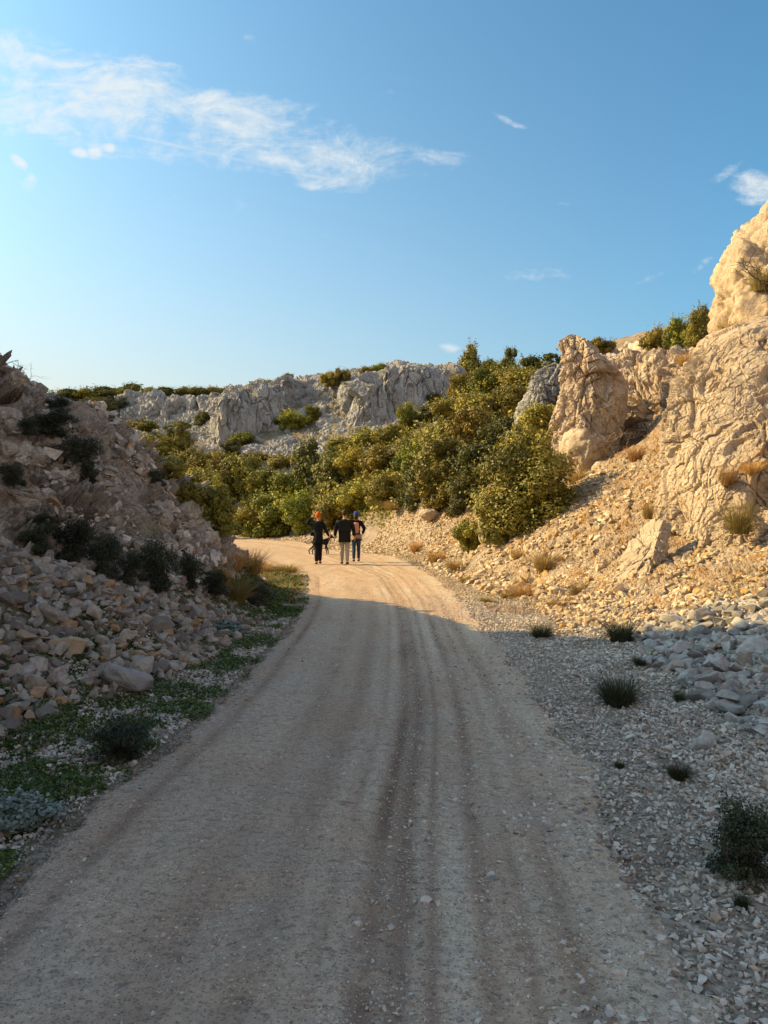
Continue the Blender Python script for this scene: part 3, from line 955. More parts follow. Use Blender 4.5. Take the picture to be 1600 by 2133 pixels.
    # crag above it
    boulder('crag', tuple(P(1742, 665, 17.6)), (2.9, 2.5, 3.1), M['face'], 'rounded sunlit crag above the big rock face with a dead bush on it, top right', 'crag', 5, sub=7, planes=14,
            amps=[('b', .5, .25), ('b', 1.1, .22), ('b', 2.2, .13), ('p', 1.6, .16), ('b', 4.5, .05), ('b', 9, .03)], cut=(.8, .97))
    # spire
    Sp = []
    A_S = [('b', .7, .22), ('f', .9, .18), ('b', 1.7, .20), ('p', 1.8, .16), ('b', 3.6, .12), ('b', 7.5, .06), ('b', 15, .03)]
    o = rock_column('rock_spire', [(1222, 1000, 1.30, 1.3), (1218, 940, 1.25, 1.3), (1222, 880, 1.08, 1.2), (1230, 820, 1.0, 1.1), (1222, 775, .86, .95), (1206, 735, .62, .7), (1193, 712, .42, .5), (1192, 699, .18, .2), (1192, 696, .02, .02)], 25.2, M['spire'], A_S, 61)
    tag(o, 'tall lone limestone pinnacle with a rough sunlit left side, right of the big bush', 'rock pinnacle')
    o = rock_column('outcrop', [(1135, 960, 1.5, 1.4), (1138, 900, 1.3, 1.3), (1142, 850, 1.0, 1.1), (1148, 800, .75, .9), (1152, 770, .45, .6), (1155, 757, .12, .2), (1155, 755, .02, .02)], 29, M['cliff'], A_S, 67)
    tag(o, 'grey rock shoulder leaning against the left foot of the pinnacle', 'outcrop')
    Hc = [
        [(1225, 1010, 26.8), (1228, 930, 26.9), (1236, 850, 27.5), (1245, 780, 29), (1250, 748, 31), (1260, 740, 36)],
        [(1285, 1000, 26.0), (1290, 930, 26.2), (1296, 850, 26.6), (1300, 780, 28), (1306, 742, 30), (1310, 728, 35)],
        [(1335, 985, 25.2), (1338, 915, 25.8), (1344, 850, 26.2), (1350, 785, 27), (1352, 735, 28.5), (1356, 716, 34)],
        [(1385, 980, 24.0), (1388, 910, 24.6), (1392, 850, 25.2), (1400, 790, 26), (1402, 732, 27.5), (1406, 710, 33)],
        [(1440, 970, 22.6), (1442, 900, 23.2), (1446, 840, 23.8), (1450, 780, 24.8), (1456, 728, 26), (1462, 700, 32)],
        [(1510, 960, 21.6), (1512, 900, 22.2), (1516, 840, 22.8), (1520, 780, 24), (1526, 720, 25), (1532, 690, 31)],
    ]
    o = rock_sheet('rocky_ledge', Hc, 300, 300, M['spire'], [('b', .5, .5), ('r', .6, .3), ('b', 1.2, .3), ('b', 2.5, .18), ('b', 5, .08), ('f', 8, .05)], 71)
    tag(o, 'jagged rock wall with a dark hollow between the pinnacle and the big rock face', 'rock wall')
    # crest rocks right of the spire
    k = 0
    for px, py, Y, w, h, d_, lab in ((1300, 757, 33, 55, 40, 1.5, 'grey rock lump on the crest just right of the pinnacle'), (1352, 768, 31, 50, 62, 1.6, 'tall broken rock on the crest below the small leafy bush'),
                                 (1400, 775, 29, 48, 70, 1.5, 'largest jagged rock on the crest, above the dark hollow'), (1440, 765, 27, 34, 55, 1.2, 'last crest rock, wedged against the big rock face'), (1322, 800, 30, 48, 38, 1.4, 'low rock step under the crest, over the dark hollow'),
                                 (1250, 760, 34, 40, 36, 1.4, 'rounded rock partly hidden behind the pinnacle')):
        boulder('crest_rock', tuple(P(px, py, Y)), (w / F * Y, d_, h / F * Y), M['spire'], lab, 'rock', 70 + k, sub=5, planes=12, amps=[('b', .9, .45), ('b', 2.0, .25), ('b', 4, .10), ('f', 6, .05)], cut=(.7, .95))
        k += 1
    # leaning slab with the dark gap behind it, and the stones under it
    V, Fc = ico(6)
    n_ = np.abs(V).max(1)[:, None]
    V = (V * .35 + V / n_ * .65) * np.array([.22, .36, .78])
    V[:, 0] *= 1 - .25 * (V[:, 2] / .7)
    V[:, 1] *= 1 - .30 * (V[:, 2] / .7)
    Rm = np.array(Matrix.Rotation(math.radians(28), 3, 'Z') @ Matrix.Rotation(math.radians(34), 3, 'Y') @ Matrix.Rotation(math.radians(-6), 3, 'X'))
    V = V @ Rm.T
    n_ = V / np.linalg.norm(V, axis=1)[:, None]
    c = P(1346, 1158, 13.15)
    V = rock_disp(V + c, n_, [('b', 1.3, .13), ('b', 2.6, .08), ('p', 3.5, .06), ('b', 6, .045), ('b', 12, .022), ('b', 24, .010)], 17) - c
    slab = np_mesh('leaning_slab', V, Fc, M['face']); slab.location = c
    slab.data.polygons.foreach_set('use_smooth', [False] * len(slab.data.polygons))
    tag(slab, 'large tan slab leaning against the rock face over a dark gap', 'rock slab')
    for px, py, Y, r, lab, mt in ((1341, 1212, 12.6, .15, 'small upright tan block at the foot of the leaning slab', 'stone_tan'),
                                  (1252, 1176, 14.2, .17, 'rounded pale boulder left of the leaning slab', 'stone_tan'),
                                  (1488, 1278, 10.9, .17, 'angular orange block in the sunlit talus below the rock face', 'stone_tan'),
                                  (1290, 1225, 12.3, .12, 'low flat tan block in front of the leaning slab', 'stone_tan')):
        boulder('talus_block', tuple(P(px, py, Y)), (r, r * .8, r * 1.1), M[mt], lab, 'rock', int(px), sub=5, planes=26, cut=(.55, .78), amps=[('b', 5, .03), ('b', 12, .012)], rot=(random.random(), random.random(), random.random() * 3), rough=.04)
    # pale boulders between the bushes and on the slope
    for px, py, Y, rx, rz, lab in ((1215, 935, 24.2, .75, .75, 'smooth pale boulder at the foot of the pinnacle'), (1265, 975, 23.6, .45, .30, 'small pale boulder below the pinnacle on the slope'), (1020, 1095, 20.8, .32, .62, 'narrow upright boulder half hidden under the left of the big bush'),
                                   (893, 1070, 30, .38, .24, 'pointed boulder on top of the gravel mound')):
        boulder('boulder', tuple(P(px, py, Y)), (rx, rx * .9, rz), M['face'], lab, 'boulder', int(px), sub=5, planes=10, amps=[('b', 1.8, .08), ('f', 5, .04)], cut=(.75, .97))
    b = P(492, 1182, 16.2)
    boulder('marker_stone', tuple(b), (.07, .07, .15), M['stone'], 'small upright white stone in dry grass at the end of the left bank', 'rock', 77, sub=4, planes=8)


def rock_column(name, prof, Y, mat, amps, s, nr=260, nc=300):
    """closed upright rock: prof rows (px centre, py, half width m, half depth m) from foot to tip"""
    rows = []
    for px, py, hw, hd in prof:
        c = P(px, py, Y)
        rows.append((*c, hw, hd))
    R = catmull(np.array(rows), np.linspace(0, len(rows) - 1, nr))
    a = np.linspace(0, 2 * math.pi, nc)
    X = R[:, 0][:, None] + R[:, 3][:, None] * np.cos(a)[None]
    Yy = R[:, 1][:, None] + R[:, 4][:, None] * np.sin(a)[None]
    Z = np.repeat(R[:, 2][:, None], nc, 1)
    V = np.stack([X, Yy, Z], 2).reshape(-1, 3)
    n = np.stack([np.cos(a)[None] * np.ones((nr, 1)), np.sin(a)[None] * np.ones((nr, 1)), np.zeros((nr, nc))], 2).reshape(-1, 3)
    fade = np.repeat(np.clip(R[:, 3] / .5, .12, 1), nc)
    D = rock_disp(V, n, amps, s, (1, 1, .6))
    V = V + (D - V) * fade[:, None]
    return np_mesh(name, V, grid_faces(nr, nc), mat, smooth=False)


def build_bank():
    """rocky skin of the left bank: a dense sheet that follows the terrain, broken into blocks"""
    nx, ny = 620, 760
    xs = np.linspace(-9.5, -2.3, nx)
    ys = np.linspace(3.5, 21.5, ny)
    X, Y = np.meshgrid(xs, ys)
    x, y = X.ravel(), Y.ravel()
    z = H(x, y)
    V = np.stack([x, y, z], 1)
    n = normals_grid(V, ny, nx)
    l, r = road_edges(y)
    m = sstep(.35, .95, z) * sstep(0, .8, x - xs[0]) * sstep(0, 1.0, y - ys[0]) * sstep(0, 1.0, ys[-1] - y)
    hp = heap_mask(x, y)
    m = m * (1 - .85 * hp)
    D = rock_disp(V, n, [('b', .7, .24), ('f', .7, .12), ('b', 1.3, .38), ('p', 1.5, .40), ('c', 1.2, .3), ('b', 2.8, .28), ('p', 3.2, .18), ('b', 5.5, .13), ('b', 11, .06), ('f', 16, .03)], 81, (1, 1, 1.2))
    V = V + (D - V) * m[:, None]
    V[:, 2] += -.25 * (1 - sstep(.0, .25, m)) + .03
    o = np_mesh('hill', V, grid_faces(ny, nx), M['hill'], smooth=False)
    tag(o, kind='structure')
    # the stony slope right of the track
    nx, ny = 700, 700
    xs = np.linspace(1.9, 10.5, nx); ys = np.linspace(8.5, 31, ny)
    X, Y = np.meshgrid(xs, ys)
    x, y = X.ravel(), Y.ravel()
    V = np.stack([x, y, H(x, y)], 1)
    n = normals_grid(V, ny, nx)
    m = sstep(.15, .7, V[:, 2]) * sstep(0, .8, x - xs[0]) * sstep(0, .8, xs[-1] - x) * sstep(0, 1.0, y - ys[0]) * sstep(0, 1.5, ys[-1] - y)
    D = rock_disp(V, n, [('b', .8, .16), ('b', 1.9, .12), ('b', 4.2, .08), ('b', 8, .04)], 83)
    V = V + (D - V) * m[:, None]
    V[:, 2] += -.30 * (1 - sstep(.0, .3, m)) + .02
    o = np_mesh('slope', V, grid_faces(ny, nx), M['slope'])
    tag(o, kind='structure')
    # bare stony slope under the far cliffs
    nx, ny = 760, 320
    xs = np.linspace(-62, 16, nx); ys = np.linspace(60, 104, ny)
    X, Y = np.meshgrid(xs, ys)
    x, y = X.ravel(), Y.ravel()
    V = np.stack([x, y, H(x, y)], 1)
    n = normals_grid(V, ny, nx)
    m = sstep(0, 2, x - xs[0]) * sstep(0, 2, xs[-1] - x) * sstep(0, 3.0, y - ys[0]) * sstep(0, 2, ys[-1] - y)
    D = rock_disp(V, n, [('b', .35, .6), ('b', .8, .5), ('b', 1.8, .3), ('f', 3, .12)], 85)
    V = V + (D - V) * m[:, None]
    V[:, 2] += -.6 * (1 - sstep(.0, .3, m)) + .1
    o = np_mesh('terrain', V, grid_faces(ny, nx), M['cliff'], smooth=False)
    tag(o, kind='structure')


def poly_mask(x, y, poly):
    x = np.asarray(x); y = np.asarray(y)
    ins = np.zeros(x.shape, bool)
    n = len(poly)
    for i in range(n):
        x1, y1 = poly[i]; x2, y2 = poly[(i + 1) % n]
        c = ((y1 > y) != (y2 > y)) & (x < (x2 - x1) * (y - y1) / (y2 - y1 + 1e-12) + x1)
        ins ^= c
    return ins


HEAP = [(-2.9, 5.3), (-2.35, 7.2), (-1.95, 8.6), (-1.9, 10.0), (-2.0, 11.6), (-2.6, 11.2), (-3.0, 10.4), (-3.4, 9.8), (-3.9, 9.2), (-4.4, 8.9), (-4.8, 8.6), (-5.0, 7.5), (-4.6, 5.5), (-4.3, 3.5), (-3.8, 2.5), (-3.3, 3.0)]
HEAP_R = [(3.2, 10.0), (2.95, 8.6), (2.75, 7.4), (2.65, 6.0), (2.7, 4.9), (4.5, 4.5), (6.0, 5.2), (6.5, 7.5), (5.6, 10.0), (4.0, 10.5)]
TALUS = [(2.6, 11.0), (2.6, 14.5), (3.6, 15.5), (5.0, 13.2), (6.0, 11.8), (6.8, 9.8), (5.0, 9.7), (3.8, 10.5)]


def heap_mask(x, y):
    return poly_mask(x, y, HEAP).astype(float)


def sample_poly(poly, n, r_):
    p = np.array(poly)
    lo, hi = p.min(0), p.max(0)
    out = np.zeros((0, 2))
    while len(out) < n:
        q = r_.uniform(lo, hi, (n * 2, 2))
        q = q[poly_mask(q[:, 0], q[:, 1], poly)]
        out = np.concatenate([out, q])
    return out[:n]


m_ = NT('stony_slope', .95)
_v = m_.coord()
_nf = m_.noise(_v, 14, 5, .75); _nm = m_.noise(_v, 1.4, 5, .65); _n2 = m_.noise(_v, 4.5, 4, .6)
_c = m_.mix(m_.ramp(_nf, .3, .7), (.24, .18, .125), (.44, .36, .28))
_c = m_.mix(m_.math('MULTIPLY', m_.ramp(_nm, .42, .62), m_.ramp(_n2, .35, .6)), _c, (.27, .15, .05))
M['slope'] = m_.done(_c, m_.bump(m_.math('ADD', _nf, m_.math('MULTIPLY', m_.vor(_v, 14, 'DISTANCE_TO_EDGE'), 1.5)), .9, .05))

M['hill_rock'] = mat_rock('weathered_bank_rock', (.60, .54, .48), (.34, .295, .255), (.42, .26, .15), (.05, .038, .03), sc=4, stain_amt=.5, bump=1.0, dist=.02, random_off=True)
build_rocks()
build_bank()


# ------------------------------------------------------------------ loose stones
def build_stones():
    r_ = np.random.default_rng(99)
    variants = {}
    for mk in ('stone', 'stone_grey', 'stone_tan'):
        variants[mk] = []
        for k in range(9):
            V, Fc = hull_shape(int(r_.integers(12, 20)), 500 + k * 7, 1, r_.uniform(.6, .95), r_.uniform(.45, .8), 3, .07)
            o = np_mesh('rock', V, Fc, M[mk], smooth=False)
            variants[mk].append(o.data)
            bpy.data.objects.remove(o)

    placed = []
    marks = {'L': [], 'R': [], 'T': [], 'S': [], 'E': []}

    def put(kind, mk, x, y, z, s, label, group, cat='rock'):
        me = variants[mk][int(r_.integers(0, 9))]
        o = bpy.data.objects.new(kind, me); COL.objects.link(o)
        o.location = (x, y, z)
        o.rotation_euler = (r_.uniform(-.6, .6), r_.uniform(-.6, .6), r_.uniform(0, 6.28))
        o.scale = (s * r_.uniform(.85, 1.2), s * r_.uniform(.8, 1.1), s * r_.uniform(.75, 1.1))
        tag(o, label, cat, group)
        placed.append((x, y, s))
        return o

    # named stones
    named = [('boulder', 'stone_grey', 262, 1402, 8.0, .30, 'biggest grey boulder at the toe of the left rubble heap, beside the verge'),
             ('rock', 'stone_tan', 140, 1334, 8.0, .26, 'tan-topped slab lying on the left rubble heap'),
             ('rock', 'stone_tan', 50, 1322, 7.8, .20, 'flat pale slab left of the tan-topped one in the rubble heap'),
             ('rock', 'stone_tan', 410, 1382, 8.8, .09, 'small rock with an orange end at the right toe of the left heap'),
             ('rock', 'stone', 408, 1268, 11.2, .27, 'squared block with an orange side at the far end of the left heap'),
             ('rock', 'stone', 380, 1295, 10.3, .17, 'long low slab below the squared block in the left heap'),
             ('rock', 'stone', 156, 1190, 8.9, .15, 'rounded rock on the upper right edge of the left heap'),
             ('boulder', 'stone_grey', 1466, 1542, 5.9, .125, 'lone dark grey boulder lying on the gravel at right'),
             ('boulder', 'stone_grey', 1578, 1345, 9.2, .22, 'large blue-grey boulder on top of the right shaded heap'),
             ('rock', 'stone_grey', 1500, 1385, 8.6, .17, 'dark grey rock in the middle of the right shaded heap'),
             ('rock', 'stone_grey', 1352, 1375, 9.1, .12, 'grey rock at the left end of the right shaded heap'),
             ('rock', 'stone', 1255, 1168, 14.0, .15, 'pale rock below the brush on the sunlit slope'),
             ('rock', 'stone_tan', 1140, 1214, 14.2, .12, 'orange upright rock in the dry grass of the right talus')]
    for kind, mk, px, py, Y, s, lab in named:
        p = hit(px, py + s / Y * F * .6)
        if abs(p.y - Y) > 2.5: p = Vector(P(px, py, Y))
        o = put(kind, mk, p.x, p.y, p.z + s * .35, s, lab, None, 'boulder' if kind == 'boulder' else 'rock')
    LM = {'L': [(262, 1402, 'the biggest grey boulder'), (140, 1334, 'the tan-topped slab'), (50, 1322, 'the flat pale slab'), (156, 1190, 'the rounded edge rock'), (60, 1230, 'the upper left heap'), (60, 1450, 'the lower left heap'), (330, 1330, 'the heap middle'), (225, 1265, 'the heap crest')],
          'R': [(1578, 1345, 'the large blue-grey boulder'), (1500, 1385, 'the dark grey rock'), (1352, 1375, 'the left heap end'), (1580, 1480, 'the right picture edge'), (1440, 1460, 'the shaded heap toe')],
          'T': [(1335, 1150, 'the leaning slab'), (1488, 1278, 'the angular orange block'), (1293, 1300, 'the upright rush clump'), (1570, 1240, 'the right edge brush'), (1205, 1230, 'the yellow dry clump')],
          'S': [(1100, 1120, 'the big bronze bush'), (1134, 1170, 'the round dry clump'), (952, 1175, 'the trackside brown clump'), (1205, 1230, 'the yellow dry clump'), (1252, 1176, 'the rounded pale boulder')],
          'E': [(408, 1268, 'the squared block'), (380, 1295, 'the long low slab'), (465, 1310, 'the grey-leaved plant'), (430, 1350, 'the orange-ended rock')]}

    def where(zone, x, y, z, s, look, rng_s):
        px = 800 + F * x / max(y, .1); py = 1066 - F * (z - CAMZ) / max(y, .1)
        a = min(LM[zone], key=lambda q: (q[0] - px) ** 2 + (q[1] - py) ** 2)
        dx, dy = px - a[0], py - a[1]
        dd = math.hypot(dx, dy)
        v = 'above' if dy < -abs(dx) * .5 else 'below' if dy > abs(dx) * .5 else ''
        h = 'left of' if dx < -abs(dy) * .5 else 'right of' if dx > abs(dy) * .5 else ''
        rel = (v + (' and ' if v and h else '') + h) or 'beside'
        far = 'touching distance ' if dd < 30 else 'a little way ' if dd < 75 else 'well '
        far = {'touching distance ': 'just ', 'a little way ': '', 'well ': 'well '}[far]
        size = 'small' if s < rng_s[0] + .25 * (rng_s[1] - rng_s[0]) else 'medium' if s < rng_s[0] + .6 * (rng_s[1] - rng_s[0]) else 'large'
        return f'{size} {look} {far}{rel} {a[2]}'

    def heap(poly, n, smin, smax, mk, zone, label, group, power=2.2, lift=.35):
        q = sample_poly(poly, n * 8, r_)
        z = Hn(q[:, 0], q[:, 1])
        c = 0
        for (x, y), zz in zip(q, z):
            s = smin + (smax - smin) * r_.random() ** power
            px_ = 800 + F * x / max(y, .1)
            if px_ < -40 or px_ > 1650: continue
            if any((x - a) ** 2 + (y - b) ** 2 < (.62 * (s + t)) ** 2 for a, b, t in placed): continue
            put('rock', mk if r_.random() > .12 else 'stone', x, y, zz + s * r_.uniform(.1, lift + .2), s, where(zone, x, y, zz, s, label, (smin, smax)), group)
            c += 1
            if c >= n: break

    heap([(-3.0, 5.4), (-2.4, 7.4), (-2.0, 8.8), (-2.1, 9.6), (-3.0, 9.4), (-4.5, 8.6), (-4.9, 7.5), (-3.6, 5.0)], 120, .075, .235, 'stone', 'L', 'angular grey-brown rock', 'rocks of the left rubble heap')
    heap([(3.2, 9.9), (3.0, 8.6), (2.8, 7.4), (2.75, 6.0), (3.6, 6.0), (5.2, 9.0), (5.2, 9.9), (4.0, 10.3)], 85, .09, .21, 'stone_grey', 'R', 'blue-grey angular rock', 'rocks of the right shaded heap')
    heap(TALUS, 45, .07, .15, 'stone_tan', 'T', 'tan talus rock', 'rocks of the sunlit talus')
    heap([(2.3, 16), (2.0, 22), (4.6, 21), (5.2, 15.5), (3.4, 15)], 28, .08, .2, 'stone_tan', 'S', 'pale slope rock', 'rocks on the right slope')
    heap([(-3.2, 10.6), (-2.1, 11.8), (-2.3, 9.8), (-3.4, 9.6)], 14, .07, .14, 'stone', 'E', 'grey rock', 'rocks at the end of the left heap')

    # rocks standing out of the left bank
    shapes = []
    for k in range(7):
        V, Fc = hull_shape(16, 900 + k, 1, r_.uniform(.7, .95), r_.uniform(.6, .9), 8, .05)
        n_ = V / np.linalg.norm(V, axis=1)[:, None]
        V = rock_disp(V + k * 7.0, n_, [('b', 1.5, .16), ('b', 3.2, .10), ('p', 3.5, .10), ('b', 7, .04), ('f', 12, .02)], 200 + k) - k * 7.0
        o = np_mesh('bank_rock', V, Fc, M['hill_rock'], smooth=False)
        shapes.append(o.data); bpy.data.objects.remove(o)
    LM['B'] = [(60, 790, 'the bare crest twigs'), (170, 940, 'the high dark bush'), (30, 985, 'the left edge plant'), (190, 1000, 'the middle dark plant'), (330, 1180, 'the widest dark bush'), (250, 860, 'the crest bush'), (400, 1010, 'the bank nose'), (300, 1040, 'the pale bank middle'), (120, 1110, 'the black-green hollow bush'), (440, 1180, 'the bank foot')]
    spots = []
    for px, py, s in [(30, 800, .42), (75, 830, .36), (20, 880, .35), (110, 850, .28), (60, 905, .30), (150, 880, .26), (215, 905, .34), (265, 895, .25), (310, 930, .33), (250, 950, .30), (335, 975, .34), (300, 1000, .22), (380, 1010, .34), (355, 1050, .30),
                      (420, 1075, .34), (400, 1120, .36), (440, 1150, .30), (330, 1080, .32), (280, 1060, .26), (230, 1010, .30), (130, 1000, .32), (75, 960, .34), (20, 1000, .22), (110, 1050, .30), (60, 1075, .26), (190, 1060, .30), (240, 1100, .28), (290, 1130, .24),
                      (350, 1140, .28), (460, 1200, .26), (430, 1210, .22), (15, 940, .25), (180, 960, .22), (150, 1090, .20), (310, 1190, .20), (270, 1170, .26), (400, 1180, .24), (470, 1230, .18), (90, 1000, .2), (370, 1090, .2), (260, 1010, .18), (210, 1140, .2)]:
        for dx, dy, f in ((0, 0, 1), (22, 14, .62)):
            q = hit(px + dx * r_.uniform(-1, 1), py + dy * r_.uniform(-1, 1))
            if q.y > 19: continue
            sz = s * f * r_.uniform(.8, 1.1) * .8
            o = bpy.data.objects.new('bank_rock', shapes[int(r_.integers(0, 7))]); COL.objects.link(o)
            o.location = (q.x, q.y - sz * .05, q.z - sz * .05)
            o.rotation_euler = (r_.uniform(-.5, .5), r_.uniform(-.5, .5), r_.uniform(0, 6.28)); o.scale = (sz, sz, sz)
            tag(o, where('B', q.x, q.y, q.z, sz, 'weathered rock', (.10, .34)), 'rock', 'rocks standing out of the left bank')

    for px, py, s in ((60, 862, .62), (185, 905, .55), (285, 955, .60), (115, 1000, .62), (235, 1050, .58), (330, 1070, .66), (392, 1050, .62), (35, 930, .5), (355, 1150, .55), (415, 1120, .5), (150, 950, .45), (60, 1040, .5), (300, 1130, .45), (440, 1190, .4)):
        q = hit(px, py)
        o = bpy.data.objects.new('bank_outcrop', shapes[int(r_.integers(0, 7))]); COL.objects.link(o)
        o.location = (q.x - s * .25, q.y + s * .30, q.z - s * .25)
        o.rotation_euler = (r_.uniform(-.4, .4), r_.uniform(-.4, .4), r_.uniform(0, 6.28)); o.scale = (s * 1.15, s, s * .9)
        tag(o, where('B', q.x, q.y, q.z, s, 'bedrock outcrop', (.10, .34)), 'outcrop', 'outcrops of the left bank')

    # the rest of each heap as one mass
    def mass(name, poly, n, smin, smax, mat, seed, label, lift=.4, sub=2, layers=1, power=2.0):
        rr = np.random.default_rng(seed)
        q = sample_poly(poly, n, rr)
        s = smin + (smax - smin) * rr.random(n) ** power
        z = Hn(q[:, 0], q[:, 1]) + s * rr.uniform(-.2, lift, n)
        return scatter_stones(name, np.stack([q[:, 0], q[:, 1], z], 1), s, mat, sub, seed, label=label)

    big_l = HEAP + []
    mass('rubble', big_l, 3600, .035, .13, M['rubble'], 301, 'small grey-brown stones filling the left rubble heap', lift=.7)
    mass('rubble', [(-3.4, 9.2), (-2.0, 9.0), (-1.8, 12.5), (-2.3, 14), (-3.2, 12)], 1200, .02, .08, M['rubble'], 302, 'small stones at the foot of the left bank')
    mass('rubble', HEAP_R, 5200, .03, .13, M['rubble_grey'], 303, 'small grey stones filling the right shaded heap', lift=.5)
    mass('rubble', TALUS, 4200, .025, .09, M['rubble_tan'], 304, 'small tan stones of the sunlit talus', lift=.5)
    mass('rubble', [(2.2, 15), (1.7, 20), (1.2, 26), (2.5, 28), (6.5, 24), (6.8, 17), (4.6, 13.8), (3.0, 13.8)], 9000, .02, .15, M['rubble_tan'], 305, 'small pale stones over the right slope', power=4)
    mass('rubble', [(-3.5, 36), (-2, 34), (0, 30), (2, 26), (5, 26), (4, 34), (0, 38), (-3, 39)], 7000, .04, .13, M['rubble_tan'], 306, 'small stones of the mound behind the walkers', power=2, sub=1)
    mass('rubble', [(-13, 49), (-8, 52), (-2, 47), (0, 42), (-3, 38), (-5, 44), (-9, 48.5)], 2500, .04, .12, M['rubble_tan'], 307, 'line of small stones along the far side of the track', power=2, sub=1)
    # rubble ledges on the bank
    rr = np.random.default_rng(55)
    q = np.stack([rr.uniform(-7.5, -2.8, 16000), rr.uniform(9, 19, 16000)], 1)
    n0 = perlin(np.stack([q[:, 0] * .9, q[:, 1] * .9, q[:, 0] * 0], 1), 77)
    q = q[n0 > -.05]
    s = .03 + .17 * rr.random(len(q)) ** 4
    scatter_stones('rubble', np.stack([q[:, 0], q[:, 1], H(q[:, 0], q[:, 1]) + .10], 1), s, M['bank_rubble'], 1, 308, label='small stones lodged on the left rocky bank')

    # gravel shoulders
    def gravel(n, fx, y0, y1, smin, smax, mat, seed, label, dens_pow=1.0, sub=0, name='gravel'):
        rr = np.random.default_rng(seed)
        y = y0 + (y1 - y0) * rr.random(n) ** dens_pow
        l, r = road_edges(y)
        x = fx(y, l, r, rr)
        s = smin + (smax - smin) * rr.random(n) ** 3
        z = Hn(x, y) + s * .25
        V = np.stack([x, y, z], 1)
        return scatter_stones(name, V, s, mat, max(sub, 1), seed, label=label)

    def right_side(y, l, r, rr):
        u = rr.random(len(y))
        return r - .25 - (1.0 * rr.random(len(y)) ** 2) * (rr.random(len(y)) < .22) + (3.0 + .0 * y) * u ** .8 + .25 * rr.normal(size=len(y)) * (u < .25)
    gravel(90000, right_side, 1.7, 15.5, .009, .030, M['gravel'], 401, 'loose pale gravel along the right side of the track', 1.35)
    gravel(9000, lambda y, l, r, rr: r + .5 + 3.0 * rr.random(len(y)), 2, 11, .018, .045, M['gravel'], 402, 'coarser gravel on the right shoulder', 1.1)
    gravel(9000, lambda y, l, r, rr: l - .02 + .10 * rr.normal(size=len(y)), 2, 22, .006, .022, M['rubble'], 403, 'grit along the left edge of the track', 1.3)
    gravel(26000, lambda y, l, r, rr: l - .12 - 1.5 * rr.random(len(y)) ** 1.1, 2.3, 13, .009, .036, M['gravel'], 404, 'white pebbles among the green ground cover', 1.1)
    gravel(9000, lambda y, l, r, rr: r - .1 + 1.2 * rr.random(len(y)), 14, 30, .012, .035, M['rubble_tan'], 405, 'sunlit gravel on the right of the track', 1)
    # scattered pebbles on the track itself
    rr = np.random.default_rng(410)
    n = 15000
    y = 1.6 + 16 * rr.random(n) ** 1.7
    l, r = road_edges(y)
    u = rr.random(n)
    ctr = np.array([.60, .62, .74, .30, .86])[rr.integers(0, 5, n)] + .03 * rr.normal(size=n)
    u = np.where(rr.random(n) < .6, ctr, u)
    x = l + (r - l) * u
    s = .003 + .014 * rr.random(n) ** 5
    z = H(x, y) + .018 * fbm(np.stack([x, y, x * 0], 1) * 1.2, 3, 3) + .008
    scatter_stones('pebbles', np.stack([x, y, z], 1), s, M['gravel'], 1, 411, label='small pebbles lying on the track')
    p = hit(755, 2022)
    o = put('stone', 'stone', p.x, p.y, .02, .017, 'single pale pebble in the rut at the bottom of the picture', None, 'stone')
    o = put('stone', 'stone', hit(630, 1382).x, hit(630, 1382).y, .03, .022, 'grey stone lying on the left half of the shaded track', None, 'stone')


build_stones()

# ------------------------------------------------------------------ plants
def leaf_quads(pos, nrm, size, r_, elong=1.6):
    """small folded-free leaves: a four-sided blade at every position"""
    n = len(pos)
    a = np.cross(nrm, r_.normal(size=(n, 3))); a /= np.linalg.norm(a, axis=1)[:, None] + 1e-9
    b = np.cross(nrm, a)
    s = (size * r_.uniform(.6, 1.3, n))[:, None]
    w = s * .5; l = s * .5 * elong
    V = np.stack([pos - a * l, pos - b * w + nrm * w * .25, pos + a * l, pos + b * w + nrm * w * .25], 1)
    return V.reshape(-1, 3), np.arange(n * 4).reshape(n, 4)


def tube(pts, r0, r1, k=5):
    pts = np.array(pts, float)
    V, Fc = [], []
    m = len(pts)
    for i, p in enumerate(pts):
        t = pts[min(i + 1, m - 1)] - pts[max(i - 1, 0)]; t /= np.linalg.norm(t) + 1e-9
        u = np.cross(t, [0.3, 1, .2]); u /= np.linalg.norm(u) + 1e-9
        w = np.cross(t, u)
        r = r0 + (r1 - r0) * i / (m - 1)
        for j in range(k):
            a = 2 * math.pi * j / k
            V.append(p + r * (math.cos(a) * u + math.sin(a) * w))
    for i in range(m - 1):
        for j in range(k):
            Fc.append((i * k + j, i * k + (j + 1) % k, (i + 1) * k + (j + 1) % k, (i + 1) * k + j))
    return V, Fc


def merge(parts):
    V, Fc, b = [], [], 0
    for v, f in parts:
        V += [list(p) for p in v]; Fc += [tuple(i + b for i in q) for q in f]; b += len(v)
    return np.array(V), np.array(Fc)


